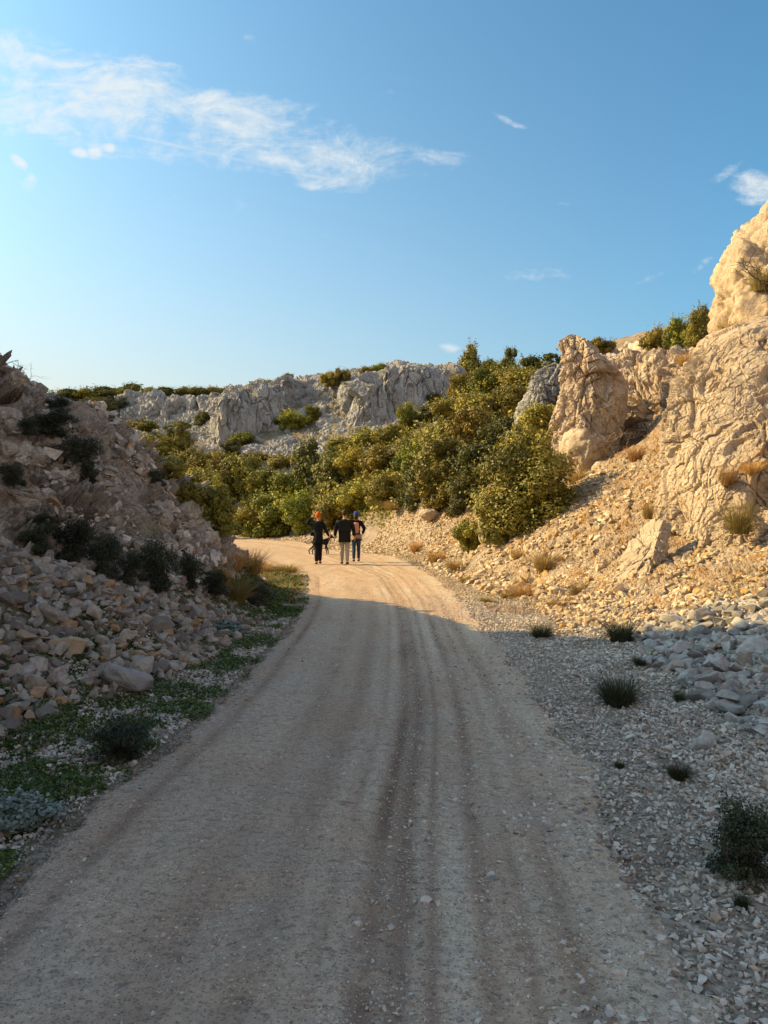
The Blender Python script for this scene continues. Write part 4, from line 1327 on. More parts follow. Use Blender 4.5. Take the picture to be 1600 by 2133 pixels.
def crown_data(seed, nlobe, nleaf, leaf, shape='dome'):
    """unit crown: about one wide and one high, foot at the origin"""
    r_ = np.random.default_rng(seed)
    cs, rs = [], []
    for i in range(nlobe):
        for _ in range(50):
            d = r_.normal(size=3); d /= np.linalg.norm(d)
            if d[2] > -.55: break
        rad = r_.uniform(.22, .42) if i > nlobe * .25 else r_.uniform(0, .2)
        c = np.array([d[0] * rad, d[1] * rad, .44 + d[2] * rad * 1.05])
        if i % 4 == 3: c[2] = r_.uniform(.08, .2); c[:2] *= .9
        if shape == 'tall':
            c[:2] *= (1.15 - c[2]) * .95
            c[2] = c[2] * 1.05
        elif shape == 'loose':
            c[:2] *= 1.1; c[2] = .12 + .78 * r_.random()
            c[:2] *= .75 + .9 * c[2] * (1.1 - c[2])
        elif shape == 'low':
            c[2] = .35 + d[2] * .3
        cs.append(c); rs.append(r_.uniform(.09, .19) * (1.15 if i < nlobe * .3 else 1))
    cs = np.array(cs); rs = np.array(rs)
    k = r_.choice(nlobe, nleaf, p=rs ** 2 / (rs ** 2).sum())
    d = r_.normal(size=(nleaf, 3)); d /= np.linalg.norm(d, axis=1)[:, None]
    bump = 1 + .35 * fbm(d * 2.2 + cs[k] * 9, 2, seed % 60)
    rr = rs[k] * bump * (1 - .5 * r_.random(nleaf) ** 2.0)
    pos = cs[k] + d * rr[:, None] * np.array([1, 1, .85])
    # sprigs that break the outline
    ns = int(nleaf * .10)
    base = cs[r_.integers(0, nlobe, ns // 9 + 1)]
    dirs = r_.normal(size=(len(base), 3)) * [.55, .55, .3] + [0, 0, .7]; dirs /= np.linalg.norm(dirs, axis=1)[:, None]
    ii = r_.integers(0, len(base), ns)
    sp = base[ii] + dirs[ii] * (.10 + .20 * r_.random(ns))[:, None] + r_.normal(size=(ns, 3)) * .014
    pos = np.concatenate([pos, sp])
    d = np.concatenate([d, dirs[ii]])
    pos[:, 2] = np.maximum(pos[:, 2], .015)
    nrm = d + r_.normal(size=d.shape) * .5 + [0, 0, .15]
    nrm /= np.linalg.norm(nrm, axis=1)[:, None]
    V, Fc = leaf_quads(pos, nrm, leaf, r_)
    # lobes share a tone, leaves differ around it
    tone = r_.random(nlobe)
    t = np.concatenate([tone[k], np.full(ns, .7)]) * .65 + .35 * r_.random(len(pos))
    br = []
    br.append(tube([(0, 0, -.08), (.02, .01, .15), (0, .03, .42)], .030, .012))
    for j in r_.choice(nlobe, min(9, nlobe), replace=False):
        m = cs[j] * .5 + np.array([0, 0, .02]) + r_.normal(size=3) * .03
        br.append(tube([(r_.normal() * .02, r_.normal() * .02, -.03), m, cs[j]], .014, .004, 4))
    return V, Fc, t, merge(br)


CROWNS = {}


def proto_crown(key, seed, nlobe, nleaf, leaf, shape, mat):
    V, Fc, t, (bv, bf) = crown_data(seed, nlobe, nleaf, leaf, shape)
    o = np_mesh('crown', V, Fc, M[mat], smooth=False, attrs={'tint': ('FACE', t)})
    b = np_mesh('branches', bv, bf, M['bark'])
    CROWNS[key] = (o.data, b.data)
    bpy.data.objects.remove(o); bpy.data.objects.remove(b)


def make_protos():
    i = 0
    for mk, short in (('leaf_olive', 'olive'), ('leaf_green', 'green'), ('leaf_brown', 'brown'), ('leaf_dark', 'dark')):
        for sh in ('dome', 'loose', 'tall', 'low'):
            proto_crown((short, sh), 1000 + i * 13, 30 if sh != 'low' else 24, 14000, .030, sh, mk)
            i += 1
    for mk, short in (('leaf_olive', 'olive'), ('leaf_dark', 'dark'), ('leaf_green', 'green')):
        proto_crown((short, 'small'), 1300 + i, 16, 2600, .055, 'dome', mk); i += 1
    proto_crown(('olive', 'big'), 1501, 60, 34000, .020, 'dome', 'leaf_brown')
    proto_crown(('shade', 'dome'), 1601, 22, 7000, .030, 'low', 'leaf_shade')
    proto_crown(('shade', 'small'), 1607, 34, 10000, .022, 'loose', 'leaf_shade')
    proto_crown(('sage', 'low'), 1611, 20, 6000, .045, 'low', 'leaf_sage')


def shrub(px, base, top, w, kind, shape, label, name='shrub', group=None, Y=None, sink=.08):
    p = Vector(P(px, base, Y)) if Y else hit(px, base)
    h = (base - top) / F * p.y
    wd = w / F * p.y
    e = empty(name, (p.x, p.y, p.z - sink * h), random.uniform(0, 6.28))
    cr, br = CROWNS[(kind, shape)]
    for nm, me in (('crown', cr), ('branches', br)):
        o = bpy.data.objects.new(nm, me); COL.objects.link(o); o.parent = e
        o.scale = (wd * .98, wd * .98 * random.uniform(.8, 1.1), h * 1.04)
    tag(e, label, 'shrub' if name == 'shrub' else 'tree', group)
    return e


SHRUBS = [
    # front row, behind the track
    (440, 1112, 1000, 95, 'olive', 'loose', 'yellow-green shrub just above the end of the left bank'),
    (470, 1122, 1070, 70, 'green', 'low', 'small bright bush at the track edge by the end of the left bank'),
    (520, 1116, 1040, 85, 'olive', 'dome', 'low olive shrub behind the bend of the track'),
    (575, 1114, 1010, 105, 'green', 'dome', 'light green shrub behind the bend, left of the woman in the orange hat'),
    (632, 1110, 1015, 90, 'green', 'loose', 'bright green shrub directly behind the woman in the orange hat'),
    (688, 1104, 1005, 95, 'olive', 'dome', 'olive shrub behind the gap between the walkers'),
    (740, 1080, 980, 110, 'olive', 'dome', 'tall olive shrub behind the man in the dark jacket'),
    (800, 1060, 965, 105, 'brown', 'dome', 'bronze green shrub above the left of the gravel mound'),
    (860, 1060, 975, 90, 'dark', 'loose', 'dark thin shrub behind the top of the gravel mound'),
    (915, 1068, 960, 105, 'olive', 'loose', 'open shrub with pale stems between the mound and the big bush'),
    (965, 1070, 975, 80, 'dark', 'dome', 'shadowed shrub left of the big bronze bush'),
    # second row
    (420, 1050, 950, 100, 'brown', 'dome', 'brown-green shrub above the left bank, second row of the valley'),
    (490, 1050, 945, 110, 'brown', 'loose', 'wide bronze shrub in the middle of the left valley'),
    (555, 1045, 950, 100, 'olive', 'dome', 'olive shrub left of the tall dark one in the valley'),
    (605, 1040, 975, 95, 'green', 'dome', 'green rounded shrub below the tall dark one'),
    (640, 1030, 893, 85, 'dark', 'tall', 'tall dark conical shrub with a leaning tip in the middle of the valley'),
    (690, 1025, 925, 95, 'dark', 'dome', 'dark rounded shrub right of the tall conical one'),
    (745, 1005, 905, 110, 'olive', 'dome', 'olive shrub above the man in the dark jacket, second row'),
    (810, 1000, 905, 110, 'brown', 'dome', 'bronze shrub midway up the middle slope'),
    (870, 1010, 905, 105, 'green', 'dome', 'yellow-green shrub midway up the middle slope'),
    (930, 1020, 900, 115, 'olive', 'loose', 'olive shrub with bare stems midway up the right slope'),
    (990, 1020, 905, 100, 'dark', 'dome', 'dark shrub behind the left of the big bronze bush'),
    # third row
    (400, 990, 915, 80, 'olive', 'dome', 'olive shrub under the left end of the far cliff'),
    (455, 985, 925, 80, 'brown', 'low', 'low brown shrub under the left end of the far cliff'),
    (535, 975, 935, 70, 'brown', 'low', 'low bronze shrub at the edge of the bare stony slope'),
    (585, 985, 935, 80, 'olive', 'dome', 'rounded olive shrub at the foot of the bare stony slope'),
    (720, 950, 895, 85, 'brown', 'dome', 'bronze shrub at the right foot of the bare stony slope'),
    (765, 940, 875, 95, 'olive', 'dome', 'olive shrub below the tall far cliff'),
    (815, 930, 870, 80, 'olive', 'low', 'low shrub below the middle of the tall far cliff'),
    (850, 900, 832, 52, 'green', 'loose', 'bright young tree standing out against the far cliff'),
    (870, 960, 880, 95, 'brown', 'dome', 'bronze shrub on the lower right ridge'),
    (925, 960, 850, 115, 'olive', 'dome', 'broad olive shrub on the right ridge'),
    (985, 960, 845, 110, 'brown', 'loose', 'tall bronze shrub on the right ridge'),
    (1045, 970, 850, 105, 'dark', 'dome', 'dark shrub behind the top of the big bronze bush'),
    # upper ridge
    (895, 880, 835, 80, 'dark', 'low', 'dark low shrub at the right end of the far cliff'),
    (940, 880, 815, 90, 'olive', 'dome', 'olive shrub rising where the far cliff ends'),
    (995, 880, 795, 100, 'olive', 'dome', 'rounded shrub in the middle of the upper right ridge'),
    (1050, 890, 800, 105, 'brown', 'loose', 'bronze shrub left of the grey outcrop'),
    (1095, 870, 795, 85, 'olive', 'dome', 'shrub touching the left side of the grey outcrop'),
    (970, 820, 765, 75, 'olive', 'dome', 'shrub on the skyline ridge above the cliff end'),
    (1015, 825, 755, 80, 'green', 'dome', 'round green shrub below the skyline trees'),
    (1075, 820, 755, 95, 'olive', 'dome', 'shrub left of the grey outcrop top'),
    (1110, 795, 733, 75, 'dark', 'dome', 'dark green shrub on the skyline touching the pinnacle'),
    (1145, 775, 731, 50, 'dark', 'small', 'small dark shrub on the skyline just left of the pinnacle tip'),
    (980, 785, 716, 62, 'brown', 'tall', 'bushy tree standing highest on the skyline ridge'),
    (1020, 785, 738, 45, 'olive', 'dome', 'small tree between the two skyline trees'),
    (1058, 780, 724, 44, 'dark', 'loose', 'thin dark tree on the skyline with gaps in its crown'),
    # on and around the cliffs
    (612, 893, 846, 62, 'green', 'dome', 'round green bush in the recess of the far cliff'),
    (585, 893, 862, 40, 'dark', 'dome', 'dark bush at the left foot of the recess bush'),
    (508, 932, 897, 62, 'green', 'low', 'bright green bush at the base of the left far cliff'),
    (655, 878, 846, 45, 'brown', 'loose', 'small reddish bush right of the recess bush'),
    (480, 955, 915, 50, 'dark', 'dome', 'small dark bush under the bright one at the cliff base'),
    (890, 850, 815, 75, 'dark', 'low', 'black-green bush in the shade at the right of the far cliff'),
    (300, 905, 862, 62, 'olive', 'dome', 'round bush standing on the left skyline ledges'),
    (262, 900, 870, 40, 'olive', 'small', 'small round bush left of the skyline ledges'),
    (330, 955, 888, 95, 'olive', 'dome', 'wide bush behind the top of the left bank'),
    (378, 945, 880, 60, 'brown', 'tall', 'pointed bronze bush behind the left bank'),
    (370, 915, 870, 55, 'dark', 'dome', 'dark bush on the pale ledges'),
    (425, 885, 852, 42, 'dark', 'dome', 'dark bush in the shade left of the cliff edge'),
    (345, 1000, 930, 90, 'brown', 'dome', 'brown bush behind the shoulder of the left bank'),
    (390, 1060, 985, 90, 'olive', 'dome', 'olive bush rising directly behind the left bank slope'),
]
SKY_SHRUBS = [(95, 838, 806, 60), (135, 835, 802, 50), (175, 832, 800, 50), (212, 828, 797, 52), (245, 824, 800, 36), (278, 822, 791, 52), (315, 822, 799, 40), (350, 822, 801, 44), (390, 822, 796, 40), (420, 822, 801, 36), (450, 818, 799, 40), (478, 815, 801, 30),
              (60, 840, 806, 50)]
TOP_SHRUBS = [(712, 800, 756, 52, 'brown', 'dome', 'round bush on top of the far cliff, the biggest there'), (683, 798, 764, 44, 'brown', 'dome', 'bush on the cliff top left of the biggest one'), (556, 806, 784, 36, 'brown', 'dome', 'brown bush on the step of the left cliff top'),
              (535, 812, 797, 30, 'green', 'dome', 'tiny green bush on the left cliff top'), (765, 780, 756, 36, 'brown', 'dome', 'reddish bush on the cliff top where it steps up'), (600, 788, 772, 30, 'olive', 'dome', 'tiny bush on top of the left cliff hump'),
              (790, 772, 752, 34, 'green', 'dome', 'small green bush left of the cliff summit')]


def build_shrubs():
    make_protos()
    g = 'shrubs of the valley and ridge'
    for px, b, t, w, kd, sh, lab in SHRUBS:
        shrub(px, b, t, w * 1.12, kd, sh, lab, 'tree' if 'tree' in lab else 'shrub', g)
    for i, (px, b, t, w) in enumerate(SKY_SHRUBS):
        shrub(px, b + 8, t, w * 1.5, ('olive', 'dark')[i % 2], 'dome', ['leftmost', 'second', 'third', 'fourth', 'fifth', 'sixth', 'seventh', 'eighth', 'ninth', 'tenth', 'eleventh', 'twelfth', 'farthest left'][i] + ' small shrub from the left in the row on the left skyline' if i < 12 else 'skyline shrub half hidden by the left bank crest', group='shrubs along the left skyline', Y=104 + (i * 7) % 6)
    for px, b, t, w, kd, sh, lab in TOP_SHRUBS:
        shrub(px, b + 4, t, w, kd, sh, lab, group='bushes on the cliff top', Y=86 if px > 650 else 89)
    shrub(210, 858, 821, 92, 'dark', 'low', 'broad dark shrub below the left skyline row', Y=96)
    shrub(150, 872, 838, 90, 'olive', 'dome', 'olive shrub on the slope under the left skyline', Y=90)
    shrub(110, 862, 826, 90, 'brown', 'dome', 'brown shrub beside the crest of the left bank', Y=92)
    shrub(200, 900, 868, 80, 'brown', 'dome', 'brown shrub just above the left bank', Y=84)
    # near, right
    shrub(1108, 1118, 915, 268, 'olive', 'big', 'big bronze-leaved bush standing on the stony slope right of the walkers', Y=20.5)
    shrub(1092, 1010, 848, 150, 'olive', 'dome', 'narrow upper bush rising behind the big bronze bush', Y=21.4)
    shrub(1050, 1108, 985, 125, 'brown', 'dome', 'lower left lobe bush growing against the big bronze bush', Y=20.6)
    shrub(1165, 1108, 980, 115, 'brown', 'dome', 'dark bush growing against the right side of the big bronze bush', Y=20.8)
    shrub(975, 1140, 1062, 75, 'olive', 'dome', 'small thin bush at the foot of the slope left of the big bush', Y=22)
    shrub(1115, 930, 840, 100, 'brown', 'loose', 'brown bush in front of the grey outcrop', Y=27)
    shrub(1250, 735, 697, 66, 'brown', 'dome', 'small leafy bush on the crest beside the pinnacle tip', Y=33)
    shrub(1368, 740, 664, 66, 'olive', 'dome', 'left bush of the crest row above the jagged rocks', Y=28)
    shrub(1415, 730, 648, 80, 'green', 'dome', 'middle bush of the crest row above the jagged rocks', Y=27)
    shrub(1462, 712, 612, 74, 'olive', 'dome', 'highest bush of the crest row, next to the sunlit crag', Y=25)
    # undergrowth at the left bank, in the shade
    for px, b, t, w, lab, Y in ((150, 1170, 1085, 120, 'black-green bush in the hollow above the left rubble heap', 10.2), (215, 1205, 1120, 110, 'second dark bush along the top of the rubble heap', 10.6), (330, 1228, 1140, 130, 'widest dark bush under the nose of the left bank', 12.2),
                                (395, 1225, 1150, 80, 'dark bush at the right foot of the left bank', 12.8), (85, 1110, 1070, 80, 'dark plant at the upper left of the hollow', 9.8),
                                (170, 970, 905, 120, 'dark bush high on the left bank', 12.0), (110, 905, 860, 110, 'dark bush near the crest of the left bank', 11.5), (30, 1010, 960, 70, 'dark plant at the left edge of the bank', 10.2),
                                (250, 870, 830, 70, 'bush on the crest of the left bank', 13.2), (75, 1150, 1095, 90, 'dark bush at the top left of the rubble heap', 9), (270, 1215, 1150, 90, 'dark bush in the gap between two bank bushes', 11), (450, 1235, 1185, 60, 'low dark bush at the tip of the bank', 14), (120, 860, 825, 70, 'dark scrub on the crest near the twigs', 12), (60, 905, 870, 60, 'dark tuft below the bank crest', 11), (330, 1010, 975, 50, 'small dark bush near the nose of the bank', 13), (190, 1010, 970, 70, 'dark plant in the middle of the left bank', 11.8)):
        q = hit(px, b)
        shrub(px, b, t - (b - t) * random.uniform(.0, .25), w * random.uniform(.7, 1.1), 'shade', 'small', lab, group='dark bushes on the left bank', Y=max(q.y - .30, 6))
    shrub(525, 1290, 1205, 110, 'shade', 'small', 'brown-black bush on the verge at the shadow edge', Y=13.2)
    shrub(465, 1330, 1280, 120, 'sage', 'low', 'grey-leaved low plant at the far toe of the rubble heap', Y=10.3)
    shrub(45, 1720, 1628, 170, 'sage', 'low', 'silvery sage plant on the verge at the left edge')
    shrub(258, 1580, 1490, 150, 'shade', 'small', 'dark bushy plant in the middle of the left verge')
    shrub(1550, 1830, 1655, 180, 'shade', 'small', 'large dark green plant on the gravel at the lower right edge')


build_shrubs()


def blades(n, h, spread, r_, lean=.5, w=.006, seg=3, clump=1.0):
    """a tuft of narrow blades, unit in metres"""
    a = r_.uniform(0, 2 * math.pi, n); rad = spread * .35 * np.sqrt(r_.random(n)) * clump
    base = np.stack([np.cos(a) * rad, np.sin(a) * rad, np.zeros(n) - .02], 1)
    d = np.stack([np.cos(a), np.sin(a), np.zeros(n)], 1) + r_.normal(size=(n, 3)) * [.5, .5, 0]
    hh = h * r_.uniform(.25, 1.0, n); ln = lean * r_.uniform(.2, 1.2, n) * h
    side = np.stack([-d[:, 1], d[:, 0], np.zeros(n)], 1); side /= np.linalg.norm(side, axis=1)[:, None] + 1e-9
    side = side * .5 + r_.normal(size=(n, 3)) * .5; side /= np.linalg.norm(side, axis=1)[:, None]
    V = []
    for i in range(seg + 1):
        t = i / seg
        c = base + np.stack([d[:, 0] * ln * t ** 1.7, d[:, 1] * ln * t ** 1.7, hh * (t - .15 * t * t)], 1)
        ww = w * (1 - t * .85)
        V.append(c - side * ww); V.append(c + side * ww)
    V = np.stack(V, 1)            # n, 2(seg+1), 3
    k = 2 * (seg + 1)
    f = np.array([[2 * i, 2 * i + 1, 2 * i + 3, 2 * i + 2] for i in range(seg)])
    Fc = (f[None] + (np.arange(n) * k)[:, None, None]).reshape(-1, 4)
    return V.reshape(-1, 3), Fc, np.repeat(r_.random(n), seg)


def build_grass():
    r_ = np.random.default_rng(321)
    protos = {}
    for key, n, h, sp, lean, w, mt in (('dry', 700, 1, 1.0, .45, .010, 'grass_dry'), ('dry2', 500, 1, 1.2, .7, .010, 'grass_dry'), ('dark', 900, 1, 1.1, .55, .011, 'grass_dark'), ('dark2', 800, 1, 1.0, .45, .011, 'grass_dark'), ('brush', 900, 1, 1.1, .6, .009, 'grass_olive')):
        V, Fc, t = blades(n, h, sp, r_, lean, w)
        o = np_mesh('blades', V, Fc, M[mt], smooth=False, attrs={'tint': ('FACE', t)})
        protos[key] = o.data; bpy.data.objects.remove(o)

    def tuft(px, base, top, w, key, label, name='grass_tuft', cat='grass tuft', group=None, Y=None):
        p = Vector(P(px, base, Y)) if Y else hit(px, base)
        o = bpy.data.objects.new(name, protos[key]); COL.objects.link(o)
        o.location = p; h = (base - top) / F * p.y; wd = w / F * p.y
        o.scale = (wd * .62, wd * .62, h); o.rotation_euler.z = random.uniform(0, 6.28)
        tag(o, label, cat, group)
        return o

    g = 'dark weeds on the right gravel'
    tuft(1128, 1330, 1288, 62, 'dark', 'small dark weed nearest the track on the gravel', 'weed', 'weed', g)
    tuft(1293, 1338, 1275, 88, 'dark2', 'upright dark rush clump at the shadow edge beside the talus', 'weed', 'weed', g)
    tuft(1290, 1468, 1385, 112, 'dark', 'broad black-green weed in the middle of the gravel', 'weed', 'weed', g)
    tuft(1335, 1385, 1360, 50, 'dark2', 'little dark weed at the corner of the shaded heap', 'weed', 'weed', g)
    tuft(1415, 1622, 1582, 66, 'dark', 'low dark weed below the lone grey boulder', 'weed', 'weed', g)
    tuft(1415, 1460, 1435, 34, 'dark', 'tiny weed at the foot of the shaded heap', 'weed', 'weed', g)
    tuft(1545, 1895, 1855, 50, 'dark2', 'little weed below the large dark green plant', 'weed', 'weed', g)
    tuft(1290, 1600, 1580, 30, 'dark', 'tiny weed on the gravel left of the low weed', 'weed', 'weed', g)
    # brush and dry grass in the sun
    for px, b, t, w, key, lab, Y in ((1570, 1300, 1170, 150, 'brush', 'olive brown brush at the right edge of the talus', 10.6), (1595, 1250, 1150, 110, 'brush', 'taller brush behind the right edge brush', 11),
                                     (1540, 1110, 1015, 75, 'brush', 'brush growing from a hollow low on the rock face', 12.0), (1515, 1010, 955, 50, 'dry', 'dry grass in a pocket of the rock face', 12.9), (1565, 985, 950, 70, 'dry', 'orange dry grass on a ledge of the rock face', 12.6),
                                     (1588, 605, 545, 70, 'brush', 'dead brown bush on the sunlit crag', 16.2), (1520, 690, 662, 70, 'dry2', 'orange dry grass between the crag and the rock face', 16.2), (1425, 760, 725, 50, 'dry', 'dry grass on the upper edge of the rock face', 16.3),
                                     (1350, 1080, 1030, 36, 'dry', 'dry grass tight against the left edge of the rock face', 14.6), (1134, 1190, 1138, 62, 'brush', 'round dry clump on the sunlit slope', None),
                                     (1205, 1242, 1205, 46, 'brush', 'yellow dry clump in the talus near the leaning slab', None), (952, 1188, 1158, 60, 'brush', 'brown dry clump at the right edge of the track', None),
                                     (910, 1168, 1140, 60, 'dry', 'dry grass at the track edge right of the walkers', None), (868, 1150, 1118, 46, 'dry', 'dry grass on the side of the gravel mound', None), (818, 1062, 1036, 60, 'dry', 'dry grass on the top of the gravel mound', 34.6),
                                     (1130, 1122, 1085, 120, 'dry', 'dry grass under the big bronze bush', 19.8), (1200, 1010, 960, 60, 'dry', 'dry grass at the foot of the pinnacle', 23), (1325, 960, 915, 60, 'dry', 'dry grass above the dark gap on the slope', 21),
                                     (968, 1212, 1195, 30, 'brush', 'tiny clump at the gravel edge', None), (1012, 1255, 1238, 34, 'brush', 'tiny greenish clump on the sunlit gravel', None), (1055, 1245, 1228, 40, 'brush', 'low pale clump on the sunlit gravel', None),
                                     (1080, 1165, 1140, 50, 'dry', 'dry tuft in the middle of the sunlit slope', None), (1180, 1175, 1150, 50, 'dry2', 'dry tuft below the dark side of the big bush', None),
                                     (1100, 1238, 1205, 110, 'dry2', 'wide patch of orange dry grass on the talus', None), (1170, 1262, 1240, 80, 'dry2', 'lower patch of orange dry grass on the talus', None),
                                     (1265, 1000, 940, 40, 'dry', 'dry grass beside the pale boulder at the pinnacle foot', 23.4)):
        tuft(px, b, t, w, key, lab, 'dry_brush' if key == 'brush' else 'dry_grass', 'dry plant' if key == 'brush' else 'dry grass', Y=Y)
    # dry orange grass at the end of the left bank
    for px, b, t, w, key, lab in ((520, 1195, 1128, 95, 'dry', 'tall orange dry grass at the end of the left bank'), (480, 1190, 1130, 80, 'dry2', 'leaning dry grass behind the small white stone'), (455, 1230, 1160, 70, 'dry', 'brown dry grass at the foot of the bank nose'),
                                  (550, 1190, 1160, 50, 'dry2', 'short dry grass at the sunlit verge'), (600, 1192, 1168, 60, 'brush', 'low olive clump on the sunlit verge'), (440, 1150, 1060, 50, 'dry', 'dry stems climbing the end of the left bank'),
                                  (490, 1255, 1190, 80, 'brush', 'brown brush at the verge by the shadow edge')):
        tuft(px, b, t, w, key, lab, 'dry_grass', 'dry grass', Y={440: 15.8}.get(px))
    # dead twigs on the left crest and on the pinnacle
    def twigs(name, p, n, ln, rad, seed, mat, label, up=.6, sx=1.0):
        rr = np.random.default_rng(seed)
        parts = []

        def grow(o, d, l, r, dep):
            pts = [o]
            for i in range(4):
                d = d + rr.normal(size=3) * .25; d /= np.linalg.norm(d)
                pts.append(pts[-1] + d * l / 4)
            parts.append(tube(pts, r, r * .45, 4))
            if dep > 0:
                for _ in range(3):
                    q = pts[rr.integers(1, 5)]
                    dd = d + rr.normal(size=3) * .7; dd /= np.linalg.norm(dd)
                    grow(q, dd, l * rr.uniform(.45, .75), r * .55, dep - 1)
        for i in range(n):
            d = rr.normal(size=3) * [sx, .6, .5] + [0, 0, up]; d /= np.linalg.norm(d)
            grow(np.array([rr.normal() * .1 * ln, rr.normal() * .1 * ln, 0]), d, ln * rr.uniform(.6, 1), rad, 2)
        V, Fc = merge(parts)
        o = np_mesh(name, V, Fc, M[mat]); o.location = p
        tag(o, label, 'dead bush')
        return o
    twigs('dead_bush', P(-15, 775, 10.6), 5, .40, .008, 5, 'deadwood_dark', 'bare dark twigs leaning over the crest at the left edge', .45, 1.2)
    twigs('dead_bush', P(60, 800, 11), 6, .30, .0035, 6, 'deadwood', 'thin bare stems rising from the left crest', 1.2)
    twigs('dead_bush', P(1290, 900, 23.6), 9, 1.0, .016, 7, 'deadwood', 'tangle of bleached roots hanging on the right side of the pinnacle', -.1, 1.0)
    twigs('dead_bush', P(1250, 850, 23.5), 8, .8, .012, 8, 'deadwood', 'dry brown brush clinging to the front of the pinnacle', -.2)
    twigs('dead_bush', P(1345, 900, 24), 8, .9, .014, 9, 'deadwood_dark', 'dark brushwood in the hollow right of the pinnacle', .3)
    twigs('dead_bush', P(1590, 590, 16.0), 16, .62, .012, 12, 'deadwood_dark', 'bare dark branches of the dead bush at the top right edge', .7)
    # ground cover on the left verge
    rr = np.random.default_rng(654)

    def cover(n, y0, y1, x0, x1, size, hgt, mat, seed, label, thr=-.05, name='grass', pw=1.4):
        y = y0 + (y1 - y0) * rr.random(n) ** pw
        l, r = road_edges(y)
        x = l - x0 - (x1 - x0) * rr.random(n)
        nz = fbm(np.stack([x * 1.6, y * 1.6, x * 0], 1), 3, seed)
        k = nz > thr + .5 * sstep(.35, 0, l - x - .03)
        x, y = x[k], y[k]
        z = Hn(x, y) + hgt * rr.random(len(x)) * (.4 + .6 * np.clip(nz[k] * 2, 0, 1))
        nrm = rr.normal(size=(len(x), 3)) * .6 + [0, 0, .8]; nrm /= np.linalg.norm(nrm, axis=1)[:, None]
        V, Fc = leaf_quads(np.stack([x, y, z], 1), nrm, size * (1 + 0 * x), rr, 2.0)
        o = np_mesh(name, V, Fc, M[mat], smooth=False, attrs={'tint': ('FACE', rr.random(len(x)))})
        tag(o, label, None, None, 'stuff')
    cover(130000, 2.4, 14, .0, 1.7, .014, .07, 'cover', 5, 'green ground cover on the left verge', -.12)
    cover(16000, 12.5, 23, .0, 1.3, .030, .06, 'cover', 6, 'sunlit green ground cover at the bend', -.15, pw=1)
    # sparse blades over the verge and the right slope
    def blade_field(n, x, y, h, mat, label, w=.003, name='grass'):
        V, Fc, t = blades(n, h, 0.0, rr, .6, w, 2)
        base = np.stack([x, y, Hn(x, y)], 1)
        V = V.reshape(n, 6, 3) + base[:, None, :]
        o = np_mesh(name, V.reshape(-1, 3), Fc, M[mat], smooth=False, attrs={'tint': ('FACE', t)})
        tag(o, label, None, None, 'stuff')
    n = 9000
    y = 2.4 + 11 * rr.random(n) ** 1.3; l, _ = road_edges(y)
    blade_field(n, l - .05 - 1.5 * rr.random(n), y, .09, 'cover', 'short grass on the left verge')
    n = 42000
    q = np.stack([rr.uniform(1.8, 9.5, n), rr.uniform(12.5, 33, n)], 1)
    nz = fbm(np.stack([q[:, 0] * .8, q[:, 1] * .8, q[:, 0] * 0], 1), 3, 8)
    q = q[nz > -.02]
    blade_field(len(q), q[:, 0], q[:, 1], .17, 'grass_dry', 'thin dry grass over the right slope', .007)
    n = 9000
    y = 14 + 17 * rr.random(n); l, _ = road_edges(y)
    blade_field(n, l - .1 - 2.2 * rr.random(n), y, .16, 'grass_dry', 'thin dry grass left of the bend', .006)
    n = 12000
    q = np.stack([rr.uniform(-3.5, 4, n), rr.uniform(25, 38, n)], 1)
    l, r_e = road_edges(q[:, 1]); q = q[q[:, 0] > r_e + .2]
    blade_field(len(q), q[:, 0], q[:, 1], .15, 'grass_dry', 'thin dry grass on the gravel mound', .008)
    # brown dry stalks on the bank
    n = 9000
    q = np.stack([rr.uniform(-8, -2.6, n), rr.uniform(9, 19, n)], 1)
    nz = fbm(np.stack([q[:, 0] * .8, q[:, 1] * .8, q[:, 0] * 0], 1), 3, 18); q = q[nz > .1]
    blade_field(len(q), q[:, 0], q[:, 1], .16, 'grass_olive', 'thin brown stalks on the left rocky bank', .004)
    # leafy scrub filling the valley floor between the shrubs
    n = 60000
    q = np.stack([rr.uniform(-30, 22, n), rr.uniform(36, 76, n)], 1)
    l, r_e = road_edges(q[:, 1])
    z = H(q[:, 0], q[:, 1])
    k = (z > .5) & (q[:, 0] < .19 * q[:, 1]) & ((q[:, 0] - 4) * .55 + 66 > q[:, 1])
    q = q[k]; z = z[k]
    nz = fbm(np.stack([q[:, 0] * .3, q[:, 1] * .3, z * .3], 1), 3, 28)
    pos = np.stack([q[:, 0], q[:, 1], z + (.2 + np.clip(nz * 1.6 + .5, 0, 1.5)) * rr.random(len(z)) ** .5], 1)
    nrm = rr.normal(size=(len(pos), 3)) + [0, 0, .5]; nrm /= np.linalg.norm(nrm, axis=1)[:, None]
    V, Fc = leaf_quads(pos, nrm, .13 + 0 * z, rr)
    o = np_mesh('undergrowth', V, Fc, M['leaf_olive'], smooth=False, attrs={'tint': ('FACE', rr.random(len(pos)))})
    tag(o, 'low leafy scrub between the shrubs of the valley', None, None, 'stuff')


build_grass()


